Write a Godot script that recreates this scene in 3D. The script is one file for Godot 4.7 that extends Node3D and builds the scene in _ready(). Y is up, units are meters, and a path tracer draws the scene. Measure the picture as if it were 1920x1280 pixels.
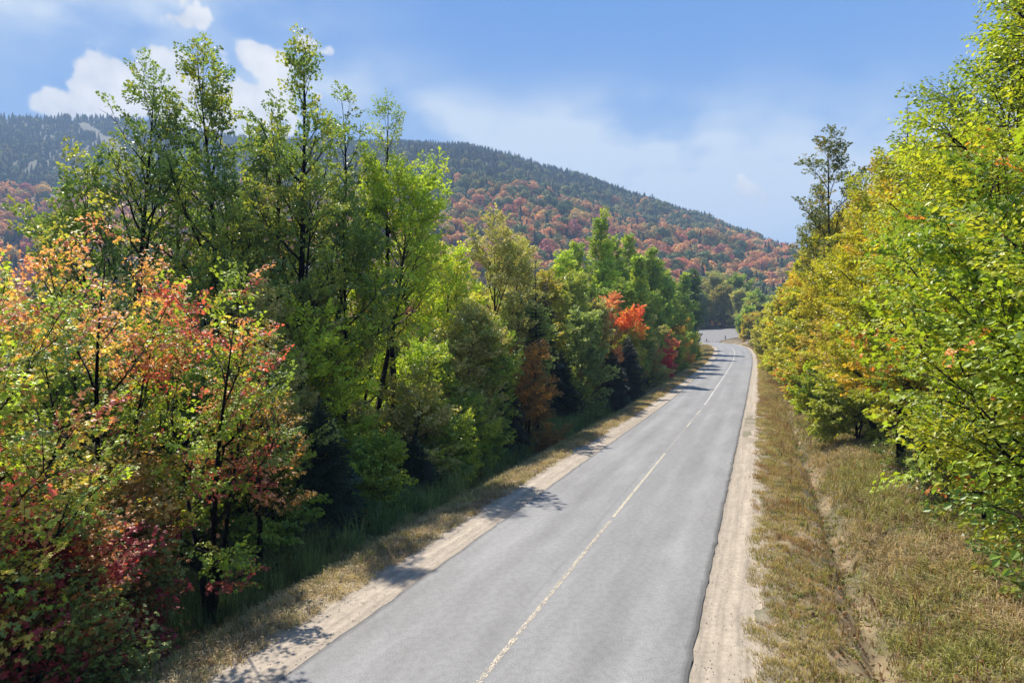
extends Node3D
# A country road under an autumn hill, seen from a few metres above its right shoulder.
# Road runs along -Z; units are metres; y = 0 is the road surface near the viewer.

const CAM_H := 6.2
var mats := {}
var sprays := {}
var rough := FastNoiseLite.new()
var wide := FastNoiseLite.new()
var road_pts: PackedVector3Array = []
var used := {}

# ------------------------------------------------------------------ small helpers

func numbered(called: String) -> String:
	if not used.has(called):
		used[called] = 0
		return called
	used[called] += 1
	return "%s_%03d" % [called, used[called]]

func tag(o: Node, label := "", category := "", group := "", kind := "") -> void:
	if label: o.set_meta("label", label)
	if category: o.set_meta("category", category)
	if group: o.set_meta("group", group)
	if kind: o.set_meta("kind", kind)

func put(called: String, mesh: Mesh, m: Material, parent: Node = self) -> MeshInstance3D:
	var o := MeshInstance3D.new()
	o.name = numbered(called) if parent == self else called
	o.mesh = mesh
	if m: o.material_override = m
	o.cast_shadow = GeometryInstance3D.SHADOW_CASTING_SETTING_ON
	parent.add_child(o, true)
	return o

func scatter(called: String, mesh: Mesh, buf: PackedFloat32Array, parent: Node = self) -> MultiMeshInstance3D:
	var mm := MultiMesh.new()
	mm.transform_format = MultiMesh.TRANSFORM_3D
	mm.use_colors = true
	mm.mesh = mesh
	mm.instance_count = buf.size() / 16
	mm.buffer = buf
	var o := MultiMeshInstance3D.new()
	o.name = numbered(called) if parent == self else called
	o.multimesh = mm
	parent.add_child(o, true)
	return o

func push(buf: PackedFloat32Array, b: Basis, o: Vector3, c: Color) -> void:
	buf.append_array(PackedFloat32Array([b.x.x, b.y.x, b.z.x, o.x, b.x.y, b.y.y, b.z.y, o.y, b.x.z, b.y.z, b.z.z, o.z, c.r, c.g, c.b, 1.0]))

func lin(r: float, g: float, b: float) -> Color:
	return Color(r, g, b).linear_to_srgb()

func mesh_of(v: PackedVector3Array, n: PackedVector3Array, c := PackedColorArray(), uv := PackedVector2Array(), idx := PackedInt32Array(), uv2 := PackedVector2Array()) -> ArrayMesh:
	var a := []
	a.resize(Mesh.ARRAY_MAX)
	a[Mesh.ARRAY_VERTEX] = v
	if n.size(): a[Mesh.ARRAY_NORMAL] = n
	if c.size(): a[Mesh.ARRAY_COLOR] = c
	if uv.size(): a[Mesh.ARRAY_TEX_UV] = uv
	if uv2.size(): a[Mesh.ARRAY_TEX_UV2] = uv2
	if idx.size(): a[Mesh.ARRAY_INDEX] = idx
	var m := ArrayMesh.new()
	m.add_surface_from_arrays(Mesh.PRIMITIVE_TRIANGLES, a)
	return m

# ------------------------------------------------------------------ textures

func noise_values(w: int, h: int, freq: float, sd: int, oct := 4) -> PackedByteArray:
	var n := FastNoiseLite.new()
	n.seed = sd
	n.frequency = freq
	n.noise_type = FastNoiseLite.TYPE_SIMPLEX_SMOOTH
	n.fractal_octaves = oct
	return n.get_seamless_image(w, h, false, false, 0.15, true).get_data()

func grey_byte(v: float) -> int:
	return int(clampf(Color(v, v, v).linear_to_srgb().r, 0.0, 1.0) * 255.0)

func speckle_tex(size: int, sd: int, base: float, fine: float, coarse: float, dots: float) -> ImageTexture:
	# grey grains round a middle value; multiplied over a colour
	var a := noise_values(size, size, 0.11, sd, 3)
	var b := noise_values(size, size, 0.02, sd + 1, 4)
	var rng := RandomNumberGenerator.new()
	rng.seed = sd
	var out := PackedByteArray()
	out.resize(size * size * 3)
	for i in size * size:
		var v := base * (1.0 + fine * (a[i] / 127.5 - 1.0) + coarse * (b[i] / 127.5 - 1.0))
		var q := rng.randf()
		if q < dots: v *= 0.55
		elif q > 1.0 - dots: v *= 1.35
		var k := grey_byte(v)
		out[i * 3] = k; out[i * 3 + 1] = k; out[i * 3 + 2] = k
	return ImageTexture.create_from_image(Image.create_from_data(size, size, false, Image.FORMAT_RGB8, out))

func asphalt_tex() -> ImageTexture:
	# whole carriageway: across 6.9 m (256 px), along 256 m (2048 px); streaks, wheel paths, patches, crumbled rims
	var w := 256
	var h := 2048
	var streak := noise_values(w, 256, 0.03, 11, 4)
	var blot := noise_values(w, h, 0.012, 12, 4)
	var mid := noise_values(w, h, 0.05, 13, 3)
	var out := PackedByteArray()
	out.resize(w * h * 3)
	for y in h:
		for x in w:
			var u := (x + 0.5) / w
			var m := (u - 0.5) * 6.9
			var st: float = streak[(y / 24 % 256) * w + x] / 127.5 - 1.0
			var bl: float = blot[y * w + x] / 127.5 - 1.0
			var md: float = mid[y * w + x] / 127.5 - 1.0
			var v := 0.212 * (1.0 + 0.07 * st + 0.17 * bl + 0.09 * md)
			for c in [-2.55, -0.95, 0.95, 2.55]:
				v *= 1.0 + 0.08 * exp(-pow((m - c) / 0.28, 2.0))
			for c in [-1.75, 1.75]:
				v *= 1.0 - 0.09 * exp(-pow((m - c) / 0.3, 2.0))
			v *= 1.0 - 0.16 * exp(-pow((m + 0.33) / 0.05, 2.0)) * clampf(0.5 + bl * 1.6, 0.0, 1.0)
			v *= 1.0 - 0.10 * exp(-pow((m - 0.62) / 0.22, 2.0)) * clampf(0.6 + md * 1.2 + bl, 0.0, 1.3)
			var rim := 3.45 - absf(m) - 0.035 * md - 0.03 * st
			if rim < 0.09: v *= 0.42 + 0.1 * md
			elif rim < 0.15: v *= 0.72
			var g := Color(v * 0.985, v * 1.0, v * 1.015).linear_to_srgb()
			var i := (y * w + x) * 3
			out[i] = int(g.r * 255); out[i + 1] = int(g.g * 255); out[i + 2] = int(g.b * 255)
	return ImageTexture.create_from_image(Image.create_from_data(w, h, false, Image.FORMAT_RGB8, out))

func gravel_tex() -> ImageTexture:
	# across the shoulder (256 px), along 40 m (1024 px): packed pale sand with tyre streaks and a looser outer side
	var w := 256
	var h := 1024
	var streak := noise_values(w, 128, 0.035, 21, 4)
	var blot := noise_values(w, h, 0.02, 22, 4)
	var fine := noise_values(w, h, 0.16, 23, 2)
	var out := PackedByteArray()
	out.resize(w * h * 3)
	for y in h:
		for x in w:
			var st: float = streak[(y / 16 % 128) * w + x] / 127.5 - 1.0
			var bl: float = blot[y * w + x] / 127.5 - 1.0
			var fi: float = fine[y * w + x] / 127.5 - 1.0
			var u := (x + 0.5) / w
			var k := 1.0 + 0.20 * st + 0.18 * bl + 0.08 * fi
			k *= 1.0 + 0.10 * exp(-pow((u - 0.38) / 0.1, 2.0)) - 0.10 * exp(-pow((u - 0.56) / 0.03, 2.0)) + 0.06 * exp(-pow((u - 0.66) / 0.05, 2.0))
			if u < 0.10 + 0.05 * bl: k *= 0.82
			var c := Color(0.345 * k, 0.295 * k, 0.235 * k)
			if u > 0.80 + 0.25 * bl: c = c.lerp(Color(0.24, 0.19, 0.115) * (1.0 + 0.25 * fi), 0.6)
			c = c.linear_to_srgb()
			var i := (y * w + x) * 3
			out[i] = int(clampf(c.r, 0, 1) * 255); out[i + 1] = int(clampf(c.g, 0, 1) * 255); out[i + 2] = int(clampf(c.b, 0, 1) * 255)
	return ImageTexture.create_from_image(Image.create_from_data(w, h, false, Image.FORMAT_RGB8, out))

func paint_tex(sd: int, wear: float, col: Color) -> ImageTexture:
	# worn road paint: alpha holes where it has rubbed off
	var w := 32
	var h := 1024
	var a := noise_values(w, h, 0.10, sd, 3)
	var b := noise_values(w, h, 0.02, sd + 1, 3)
	var out := PackedByteArray()
	out.resize(w * h * 4)
	for i in w * h:
		var x := i % w
		var v: float = a[i] / 255.0 * 0.65 + b[i] / 255.0 * 0.35
		var rim := minf(x, w - 1 - x) / 6.0
		v += minf(0.0, (rim - 1.0) * 0.10)
		var k := 1.0 + 0.16 * (a[i] / 127.5 - 1.0)
		var c := Color(col.r * k, col.g * k, col.b * k).linear_to_srgb()
		out[i * 4] = int(clampf(c.r, 0, 1) * 255); out[i * 4 + 1] = int(clampf(c.g, 0, 1) * 255); out[i * 4 + 2] = int(clampf(c.b, 0, 1) * 255)
		out[i * 4 + 3] = 255 if v > wear else 0
	return ImageTexture.create_from_image(Image.create_from_data(w, h, false, Image.FORMAT_RGBA8, out))

func bark_tex(sd: int, dark: Color, light: Color, marks: float) -> ImageTexture:
	var w := 128
	var h := 256
	var a := noise_values(w, h, 0.05, sd, 4)
	var b := noise_values(256, 64, 0.06, sd + 3, 3)
	var out := PackedByteArray()
	out.resize(w * h * 3)
	for y in h:
		for x in w:
			var t: float = a[y * w + x] / 255.0
			var s: float = b[((y * 2) % 64) * 256 + x] / 255.0
			var c := dark.lerp(light, clampf(t * 1.3 - 0.1, 0.0, 1.0))
			if s > 1.0 - marks: c = c.lerp(dark, 0.8)
			c = c.linear_to_srgb()
			var i := (y * w + x) * 3
			out[i] = int(c.r * 255); out[i + 1] = int(c.g * 255); out[i + 2] = int(c.b * 255)
	return ImageTexture.create_from_image(Image.create_from_data(w, h, false, Image.FORMAT_RGB8, out))

# ------------------------------------------------------------------ sky

func cloud_bump(az: float, el: float, a0: float, e0: float, wa: float, we: float) -> float:
	var x := (az - a0) / wa
	var y := (el - e0) / we
	return exp(-(x * x + y * y))

func sky_image() -> ImageTexture:
	# blue air that pales towards the horizon, a veil of cirrus and a few small cumulus clouds all round
	var w := 3072
	var h := 1536
	var ci := noise_values(w, 768, 0.0042, 31, 5)
	var cu := noise_values(w, 768, 0.014, 37, 6)
	var cf := noise_values(w, 768, 0.045, 39, 5)
	var img := Image.create(w, h, false, Image.FORMAT_RGBF)
	img.fill(Color(0.22, 0.24, 0.25))
	var spots := [[-50.5, 17.8, 3.6, 2.8], [-47.5, 18.8, 3.6, 2.8], [-53.5, 15.6, 2.6, 1.6], [-42.5, 16.5, 4.5, 2.8], [-45.5, 22.6, 2.4, 1.0], [-59.5, 15.5, 2.2, 2.4], [-36.0, 22.0, 2.4, 1.0], [-0.5, 10.8, 3.4, 1.5], [3.5, 11.0, 2.6, 1.6], [26.0, 17.0, 7.0, 3.5], [58.0, 21.0, 8.0, 4.0], [95.0, 15.0, 7.0, 3.0], [130.0, 24.0, 8.0, 4.5], [165.0, 17.0, 7.0, 3.5], [-165.0, 22.0, 8.0, 4.0], [-125.0, 16.0, 7.0, 3.5], [-92.0, 22.0, 8.0, 4.0], [-40.0, 21.0, 3.0, 1.4]]
	var sheets := [[-15.0, 15.0, 20.0, 3.6, 0.95], [-2.0, 12.0, 18.0, 5.0, 0.85], [-52.0, 24.0, 13.0, 4.5, 0.95], [-28.0, 17.0, 12.0, 2.6, 0.8], [-36.0, 19.0, 9.0, 3.0, 0.6], [30.0, 14.0, 18.0, 5.0, 0.7], [70.0, 26.0, 16.0, 6.0, 0.7], [115.0, 14.0, 20.0, 5.0, 0.8], [160.0, 28.0, 16.0, 6.0, 0.7], [-160.0, 13.0, 18.0, 4.5, 0.8], [-115.0, 25.0, 17.0, 6.0, 0.7], [-85.0, 13.0, 15.0, 4.0, 0.7], [40.0, 50.0, 30.0, 10.0, 0.5], [-140.0, 52.0, 34.0, 10.0, 0.5]]
	for y in 776:
		var el := 90.0 - (y + 0.5) / h * 180.0
		var e := maxf(el, 0.0)
		var t := pow(1.0 - sin(deg_to_rad(e)), 3.6)
		var air := Color(0.044, 0.130, 0.345).lerp(Color(0.185, 0.325, 0.475), t)
		var band := exp(-pow((e - 12.5) / 6.0, 2.0)) * 0.95 + exp(-pow((e - 40.0) / 12.0, 2.0)) * 0.4
		var near: Array = []
		for s in spots:
			if absf(el - s[1]) < 3.0 * s[3]: near.append(s)
		for x in w:
			# column 0 of a Godot panorama looks along -Z, and columns run to the right
			var az := (x + 0.5) / w * 360.0
			if az > 180.0: az -= 360.0
			var yy := mini(y, 767)
			var xs := absi((x + 920) % w - w / 2) / 3
			var nv: float = ci[yy * w + x] / 255.0 * 0.4 + ci[yy * w + xs] / 255.0 * 0.6
			var mv: float = cu[yy * w + x] / 255.0
			var sheet := 0.0
			for s in sheets:
				var dv := absf(az - s[0])
				if dv > 180.0: dv = 360.0 - dv
				sheet = maxf(sheet, s[4] * exp(-pow(dv / s[2], 2.0) - pow((el - s[1]) / s[3], 2.0)))
			var veil := clampf(sheet * (0.30 + 1.5 * smoothstep(0.34, 0.64, nv * 0.72 + mv * 0.16 + cf[yy * w + xs] / 255.0 * 0.12)) + band * 0.35 * smoothstep(0.4, 0.8, nv), 0.0, 0.96)
			var c := air.lerp(Color(0.345, 0.392, 0.445), veil)
			var d := 0.0
			for s in near:
				var da := absf(az - s[0])
				if da > 180.0: da = 360.0 - da
				if da < 3.0 * s[2]:
					var q := cloud_bump(da, el, 0.0, s[1], s[2], s[3])
					d = maxf(d, q)
			if d > 0.05:
				var fv: float = cf[yy * w + x] / 255.0
				var k := smoothstep(0.44, 0.58, d * 0.8 + (mv - 0.5) * 1.25 + (fv - 0.5) * 0.6 + 0.08)
				var lit := clampf(0.5 + (fv - 0.5) * 1.2 + (mv - 0.5) * 1.2, 0.0, 1.0)
				c = c.lerp(Color(0.33, 0.35, 0.385).lerp(Color(0.49, 0.48, 0.47), lit), k * 0.95)
			img.set_pixel(x, y, c)
	return ImageTexture.create_from_image(img)

# ------------------------------------------------------------------ road line and terrain

func make_road_line() -> void:
	var c := Curve3D.new()
	var k := [Vector3(-4.7, 0, 25), Vector3(-4.7, 0, -30), Vector3(-4.7, 0, -65), Vector3(-4.7, 0.3, -82), Vector3(-4.7, 0.8, -108), Vector3(-4.8, 1.5, -134), Vector3(-5.4, 2.5, -160), Vector3(-7.6, 3.5, -186), Vector3(-13.5, 4.2, -208), Vector3(-27.0, 4.6, -226), Vector3(-50.0, 4.7, -238), Vector3(-90.0, 4.7, -246), Vector3(-140, 4.7, -250)]
	for i in k.size():
		var p: Vector3 = k[i]
		var a: Vector3 = k[maxi(i - 1, 0)]
		var b: Vector3 = k[mini(i + 1, k.size() - 1)]
		var dir := (b - a).normalized()
		c.add_point(p, -dir * p.distance_to(a) * 0.33, dir * p.distance_to(b) * 0.33)
	c.bake_interval = 0.5
	var s := 0.0
	var total := c.get_baked_length()
	while s < total:
		road_pts.append(c.sample_baked(s, true))
		s += 1.5

func road_near(x: float, z: float) -> Vector2:
	# (signed distance right of the centre line, road height there)
	if z > -60.0: return Vector2(x + 4.7, 0.0)
	var best := 1e9
	var at := 0
	for i in range(50, road_pts.size(), 3):
		var p := road_pts[i]
		var q := (p.x - x) * (p.x - x) + (p.z - z) * (p.z - z)
		if q < best:
			best = q
			at = i
	for i in range(maxi(at - 3, 0), mini(at + 4, road_pts.size())):
		var p := road_pts[i]
		var q := (p.x - x) * (p.x - x) + (p.z - z) * (p.z - z)
		if q < best:
			best = q
			at = i
	var a := road_pts[maxi(at - 1, 0)]
	var b := road_pts[mini(at + 1, road_pts.size() - 1)]
	var d := b - a
	var l := Vector2(d.x, d.z).length()
	var side := ((x - a.x) * -d.z + (z - a.z) * d.x) / maxf(l, 0.001)
	var along := clampf(((x - a.x) * d.x + (z - a.z) * d.z) / maxf(l * l, 0.001), 0.0, 1.0)
	if at >= road_pts.size() - 2: side = 1e3 * signf(side)
	return Vector2(signf(side) * minf(absf(side), sqrt(best) + 0.5), lerpf(a.y, b.y, along))

func ramp(v: float, keys: Array) -> float:
	for i in range(1, keys.size()):
		if v <= keys[i][0]:
			var t: float = clampf((v - keys[i - 1][0]) / (keys[i][0] - keys[i - 1][0]), 0.0, 1.0)
			return lerpf(keys[i - 1][1], keys[i][1], t * t * (3.0 - 2.0 * t))
	return keys[-1][1]

const LEFT := [[0.0, -0.14], [3.3, -0.14], [3.6, -0.07], [5.3, -0.12], [6.0, -0.30], [8.2, -1.35], [9.6, -1.45], [12.0, -1.15], [30.0, -0.2], [80.0, 2.0], [300.0, 6.0]]
const RIGHT := [[0.0, -0.14], [3.3, -0.14], [3.6, -0.07], [5.0, -0.12], [5.8, -0.25], [6.6, -0.52], [6.95, -0.98], [7.2, -0.92], [7.7, -0.28], [9.0, 0.28], [12.0, 0.85], [20.0, 1.2], [80.0, 3.0], [300.0, 6.0]]

func ground_y(x: float, z: float) -> float:
	var r := road_near(x, z)
	var d := absf(r.x)
	var y: float = ramp(d, RIGHT if r.x > 0.0 else LEFT)
	var n := rough.get_noise_2d(x * 2.0, z * 2.0)
	var n2 := rough.get_noise_2d(x * 9.0, z * 9.0)
	var k := smoothstep(3.6, 7.0, d)
	y += k * (0.08 * n + 0.085 * n2) + 0.012 * n2 * smoothstep(3.5, 4.0, d)
	y += r.y * smoothstep(320.0, 60.0, d) + 4.0 * smoothstep(60.0, 320.0, d)
	# the rise behind the bend, where the pale gravel lies
	if z < -205.0 and r.x > 4.0:
		y += (r.x - 4.0) * 0.055 * smoothstep(-205.0, -225.0, z) * smoothstep(140.0, 60.0, r.x)
	return y

func build_ground() -> void:
	var xs: Array[float] = []
	var zs: Array[float] = []
	for v in [-2600, -1500, -900, -600, -420, -300, -220, -160, -120, -95, -75, -60, -50, -42, -36, -31, -27, -24, -21.5]: xs.append(v)
	var x := -19.5
	while x < 13.0:
		xs.append(x)
		x += 0.32
	for v in [14, 16, 18.5, 22, 27, 34, 45, 60, 85, 120, 180, 280, 420, 700, 1200, 2400]: xs.append(v)
	for v in [600, 250, 120, 60, 35, 22, 14, 8]: zs.append(v)
	var z := 4.0
	while z > -60.0:
		zs.append(z)
		z -= 0.45
	while z > -310.0:
		zs.append(z)
		z -= 1.6
	for v in [-320, -340, -370, -410, -460, -540, -700, -1000, -1600, -2600]: zs.append(v)
	var v3 := PackedVector3Array()
	var cols := PackedColorArray()
	var nx := xs.size()
	for zz in zs:
		for xx in xs:
			v3.append(Vector3(xx, ground_y(xx, zz), zz))
			var r := road_near(xx, zz)
			var d := absf(r.x)
			var a := wide.get_noise_2d(xx * 1.5, zz * 1.5) * 0.5 + 0.5
			var soil := Color(0.16, 0.11, 0.065)
			var straw := Color(0.30, 0.235, 0.135)
			var moss := Color(0.10, 0.11, 0.04)
			var litter := Color(0.115, 0.075, 0.042)
			var c := soil.lerp(straw, smoothstep(0.25, 0.75, a + 0.2 * rough.get_noise_2d(xx * 20.0, zz * 20.0)))
			c = Color(0.34, 0.29, 0.225).lerp(c, smoothstep(4.7, 5.5, d + 0.6 * (a - 0.5)))
			if r.x > 0.0:
				c = c.lerp(moss, 0.6 * smoothstep(0.55, 0.35, a))
				c = c.lerp(litter, 0.75 * smoothstep(8.0, 11.0, d + 2.0 * (a - 0.5)))
			else:
				c = c.lerp(moss, smoothstep(6.6, 8.2, d + 1.2 * (a - 0.5)) * 0.8)
				c = c.lerp(litter, smoothstep(9.5, 11.5, d + a))
			cols.append(c)
	var n3 := PackedVector3Array()
	n3.resize(v3.size())
	var idx := PackedInt32Array()
	for j in zs.size() - 1:
		for i in nx - 1:
			var a := j * nx + i
			idx.append_array(PackedInt32Array([a, a + nx, a + 1, a + 1, a + nx, a + nx + 1]))
	for j in zs.size():
		for i in nx:
			var l := v3[j * nx + maxi(i - 1, 0)]
			var r := v3[j * nx + mini(i + 1, nx - 1)]
			var u := v3[maxi(j - 1, 0) * nx + i]
			var dn := v3[mini(j + 1, zs.size() - 1) * nx + i]
			n3[j * nx + i] = (u - dn).cross(r - l).normalized()
			if n3[j * nx + i].y < 0.0: n3[j * nx + i] *= -1.0
	var g := put("ground", flip_up(v3, n3, cols, idx), mats.ground)
	tag(g, "dry grassy ground and leaf litter along the road", "", "", "structure")

func flip_up(v: PackedVector3Array, n: PackedVector3Array, c: PackedColorArray, idx: PackedInt32Array) -> ArrayMesh:
	# front faces run clockwise seen from above
	for i in range(0, idx.size(), 3):
		var q := (v[idx[i + 1]] - v[idx[i]]).cross(v[idx[i + 2]] - v[idx[i]])
		if q.y > 0.0:
			var t := idx[i + 1]
			idx[i + 1] = idx[i + 2]
			idx[i + 2] = t
	return mesh_of(v, n, c, PackedVector2Array(), idx)

func ribbon(from_d: Callable, to_d: Callable, lift: Callable, cross: int, v_len: float, skirt: float, z_from := 24.0, z_to := -1e9, use := 1) -> ArrayMesh:
	# a strip along the road; from_d / to_d give its sides (metres right of the centre line) for a running length
	var v3 := PackedVector3Array()
	var n3 := PackedVector3Array()
	var uv := PackedVector2Array()
	var uv2 := PackedVector2Array()
	var idx := PackedInt32Array()
	var s := 0.0
	var rows := 0
	var cols := cross + 1 + (2 if skirt > 0.0 else 0)
	var step := 0.5
	for i in road_pts.size() - 1:
		var p0 := road_pts[i]
		var p1 := road_pts[i + 1]
		var parts := 3 if p0.z > -60.0 else 1
		var l := p0.distance_to(p1)
		for q in parts:
			var p := p0.lerp(p1, float(q) / parts)
			s += l / parts
			if p.z > z_from or p.z < z_to: continue
			var before := road_pts[maxi(i - 1, 0)]
			var after := road_pts[mini(i + 2, road_pts.size() - 1)]
			var dir := ((p1 - p0) * 2.0 + (p0 - before).lerp(after - p1, float(q) / parts)).normalized()
			var right := Vector3(-dir.z, 0, dir.x).normalized()
			var a: float = from_d.call(s)
			var b: float = to_d.call(s)
			var prev := v3.size()
			if skirt > 0.0:
				v3.append(p + right * (a - skirt * 0.35) + Vector3(0, lift.call(a, s) - skirt, 0))
				n3.append((-right + Vector3.UP * 0.35).normalized()); uv.append(Vector2(0.002, s / v_len)); uv2.append(Vector2(0, s / 2.5))
			for c in cross + 1:
				var t := float(c) / cross
				var d := lerpf(a, b, t)
				v3.append(p + right * d + Vector3(0, lift.call(d, s), 0))
				n3.append(Vector3.UP); uv.append(Vector2(clampf(t, 0.004, 0.996), s / v_len)); uv2.append(Vector2((d + 10.0) / 2.5, s / 2.5))
			if skirt > 0.0:
				v3.append(p + right * (b + skirt * 0.35) + Vector3(0, lift.call(b, s) - skirt, 0))
				n3.append((right + Vector3.UP * 0.35).normalized()); uv.append(Vector2(0.998, s / v_len)); uv2.append(Vector2(0, s / 2.5))
			rows += 1
			if rows > 1:
				for c in cols - 1:
					var e := prev - cols + c
					idx.append_array(PackedInt32Array([e, e + cols, e + 1, e + 1, e + cols, e + cols + 1]))
	for i in range(0, idx.size(), 3):
		var w := (v3[idx[i + 1]] - v3[idx[i]]).cross(v3[idx[i + 2]] - v3[idx[i]])
		if w.dot(n3[idx[i]]) > 0.0:
			var t := idx[i + 1]
			idx[i + 1] = idx[i + 2]
			idx[i + 2] = t
	return mesh_of(v3, n3, PackedColorArray(), uv, idx, uv2)

func build_road() -> void:
	var crown := func(d: float, _s: float) -> float: return 0.03 - 0.0035 * d * d * 0.6
	var le := func(s: float) -> float: return -3.45 + 0.035 * rough.get_noise_1d(s * 7.0) + 0.05 * rough.get_noise_1d(s * 31.0)
	var re := func(s: float) -> float: return 3.45 + 0.03 * rough.get_noise_1d(s * 6.0 + 500.0) + 0.05 * rough.get_noise_1d(s * 29.0 + 90.0)
	var road := put("road", ribbon(le, re, crown, 12, 256.0, 0.13), mats.asphalt)
	tag(road, "pale worn two-lane asphalt road curving left at its far end", "", "", "structure")
	# faded yellow dashes near by, a solid white line further on
	var off := 25.0
	var lines := [[20.0, -23.0, 0], [-23.0, -36.6, 1], [-36.6, -47.2, 3], [-47.2, -51.0, 1], [-51.0, -55.2, 3], [-55.2, -59.0, 1], [-59.0, -63.0, 3], [-63.0, -300.0, 2]]
	for e in lines:
		var wv: float = [0.062, 0.055, 0.048, 0.05][e[2]]
		var a := func(s: float) -> float: return -wv + 0.008 * rough.get_noise_1d(s * 12.0)
		var b := func(s: float) -> float: return wv + 0.008 * rough.get_noise_1d(s * 12.0 + 70.0)
		var up := func(d: float, s: float) -> float: return crown.call(d, s) + 0.006
		put("painted_line", ribbon(a, b, up, 1, 6.0, 0.0, e[0], e[1]), mats["paint%d" % e[2]], road)
	# gravel shoulders
	var flat_l := func(d: float, s: float) -> float: return -0.055 - 0.015 * (absf(d) - 3.4) + 0.02 * rough.get_noise_2d(d * 8.0, s * 3.0) - 0.16 * smoothstep(4.55, 5.25, absf(d) + 0.3 * rough.get_noise_2d(d * 6.0, s * 5.0))
	var lo := func(s: float) -> float: return -3.40
	var lout := func(s: float) -> float: return -5.5 + 0.2 * rough.get_noise_1d(s * 2.3) + 0.1 * rough.get_noise_1d(s * 14.0)
	var gl := put("gravel_shoulder", ribbon(lo, lout, flat_l, 10, 40.0, 0.0), mats.gravel)
	tag(gl, "sandy gravel shoulder along the left edge of the road", "", "", "structure")
	var ro := func(s: float) -> float: return 3.40
	var rout := func(s: float) -> float: return 5.35 + 0.16 * rough.get_noise_1d(s * 2.1 + 40.0) + 0.10 * rough.get_noise_1d(s * 15.0 + 9.0)
	var gr := put("gravel_shoulder", ribbon(ro, rout, flat_l, 10, 40.0, 0.0), mats.gravel)
	tag(gr, "pale sandy gravel shoulder along the right edge of the road", "", "", "structure")
	# the pale gravel yard that climbs behind the bend
	var v3 := PackedVector3Array()
	var idx := PackedInt32Array()
	var n3 := PackedVector3Array()
	var nx := 24
	var nz := 24
	for j in nz + 1:
		for i in nx + 1:
			var t := float(j) / nz
			var x := lerpf(lerpf(-34.0, -26.0, t), lerpf(-6.0, -9.0, t), float(i) / nx)
			var z := lerpf(-221.0, -272.0, t)
			v3.append(Vector3(x, ground_y(x, z) + 0.10 + 0.05 * rough.get_noise_2d(x * 3.0, z * 3.0), z))
			n3.append(Vector3(0, 1, 0.05).normalized())
	for j in nz:
		for i in nx:
			var a := j * (nx + 1) + i
			idx.append_array(PackedInt32Array([a, a + nx + 1, a + 1, a + 1, a + nx + 1, a + nx + 2]))
	var yard := put("gravel_yard", flip_up(v3, n3, PackedColorArray(), idx), mats.yard)
	tag(yard, "pale gravel yard rising behind the bend of the road", "", "", "structure")

# ------------------------------------------------------------------ leaves

func tri(v: PackedVector3Array, n: PackedVector3Array, c: PackedColorArray, p: Vector3, q: Vector3, r: Vector3, col: Color) -> void:
	var m := (r - p).cross(q - p).normalized()
	v.append_array(PackedVector3Array([p, q, r]))
	n.append_array(PackedVector3Array([m, m, m]))
	c.append_array(PackedColorArray([col, col, col]))

func add_leaf(kind: String, v: PackedVector3Array, n: PackedVector3Array, c: PackedColorArray, at: Vector3, dir: Vector3, up: Vector3, size: float, col: Color, curl: float) -> void:
	var f := dir.normalized()
	var s := f.cross(up).normalized()
	var u := s.cross(f)
	if kind == "maple":
		var pts := [[-132.0, 0.42], [-98.0, 0.42], [-60.0, 0.66], [-33.0, 0.46], [0.0, 0.78], [33.0, 0.46], [60.0, 0.66], [98.0, 0.42], [132.0, 0.42]]
		var mid := at + f * size * 0.34
		var ring: PackedVector3Array = []
		for k in pts:
			var a: float = deg_to_rad(k[0])
			var r: float = k[1] * size
			ring.append(mid + f * cos(a) * r + s * sin(a) * r + u * (-curl * r * r / size + 0.16 * absf(sin(a)) * r))
		for i in ring.size() - 1:
			tri(v, n, c, mid, ring[i], ring[i + 1], col)
	elif kind == "oval":
		var w := size * 0.33
		var m := at + f * size * 0.5 - u * curl * size * 0.12
		var t := at + f * size - u * curl * size * 0.45
		var lift := u * w * 0.32
		var l1 := at + f * size * 0.28 + s * w + lift
		var l2 := at + f * size * 0.66 + s * w * 0.82 + lift - u * curl * size * 0.2
		var r1 := at + f * size * 0.28 - s * w + lift
		var r2 := at + f * size * 0.66 - s * w * 0.82 + lift - u * curl * size * 0.2
		tri(v, n, c, at, l1, m, col); tri(v, n, c, l1, l2, m, col); tri(v, n, c, l2, t, m, col)
		tri(v, n, c, at, m, r1, col); tri(v, n, c, r1, m, r2, col); tri(v, n, c, r2, m, t, col)
	else:
		var w := size * 0.40
		var t := at + f * size - u * curl * size * 0.3
		var l := at + f * size * 0.45 + s * w + u * w * 0.3
		var r := at + f * size * 0.45 - s * w + u * w * 0.3
		tri(v, n, c, at, l, t, col); tri(v, n, c, at, t, r, col)

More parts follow.
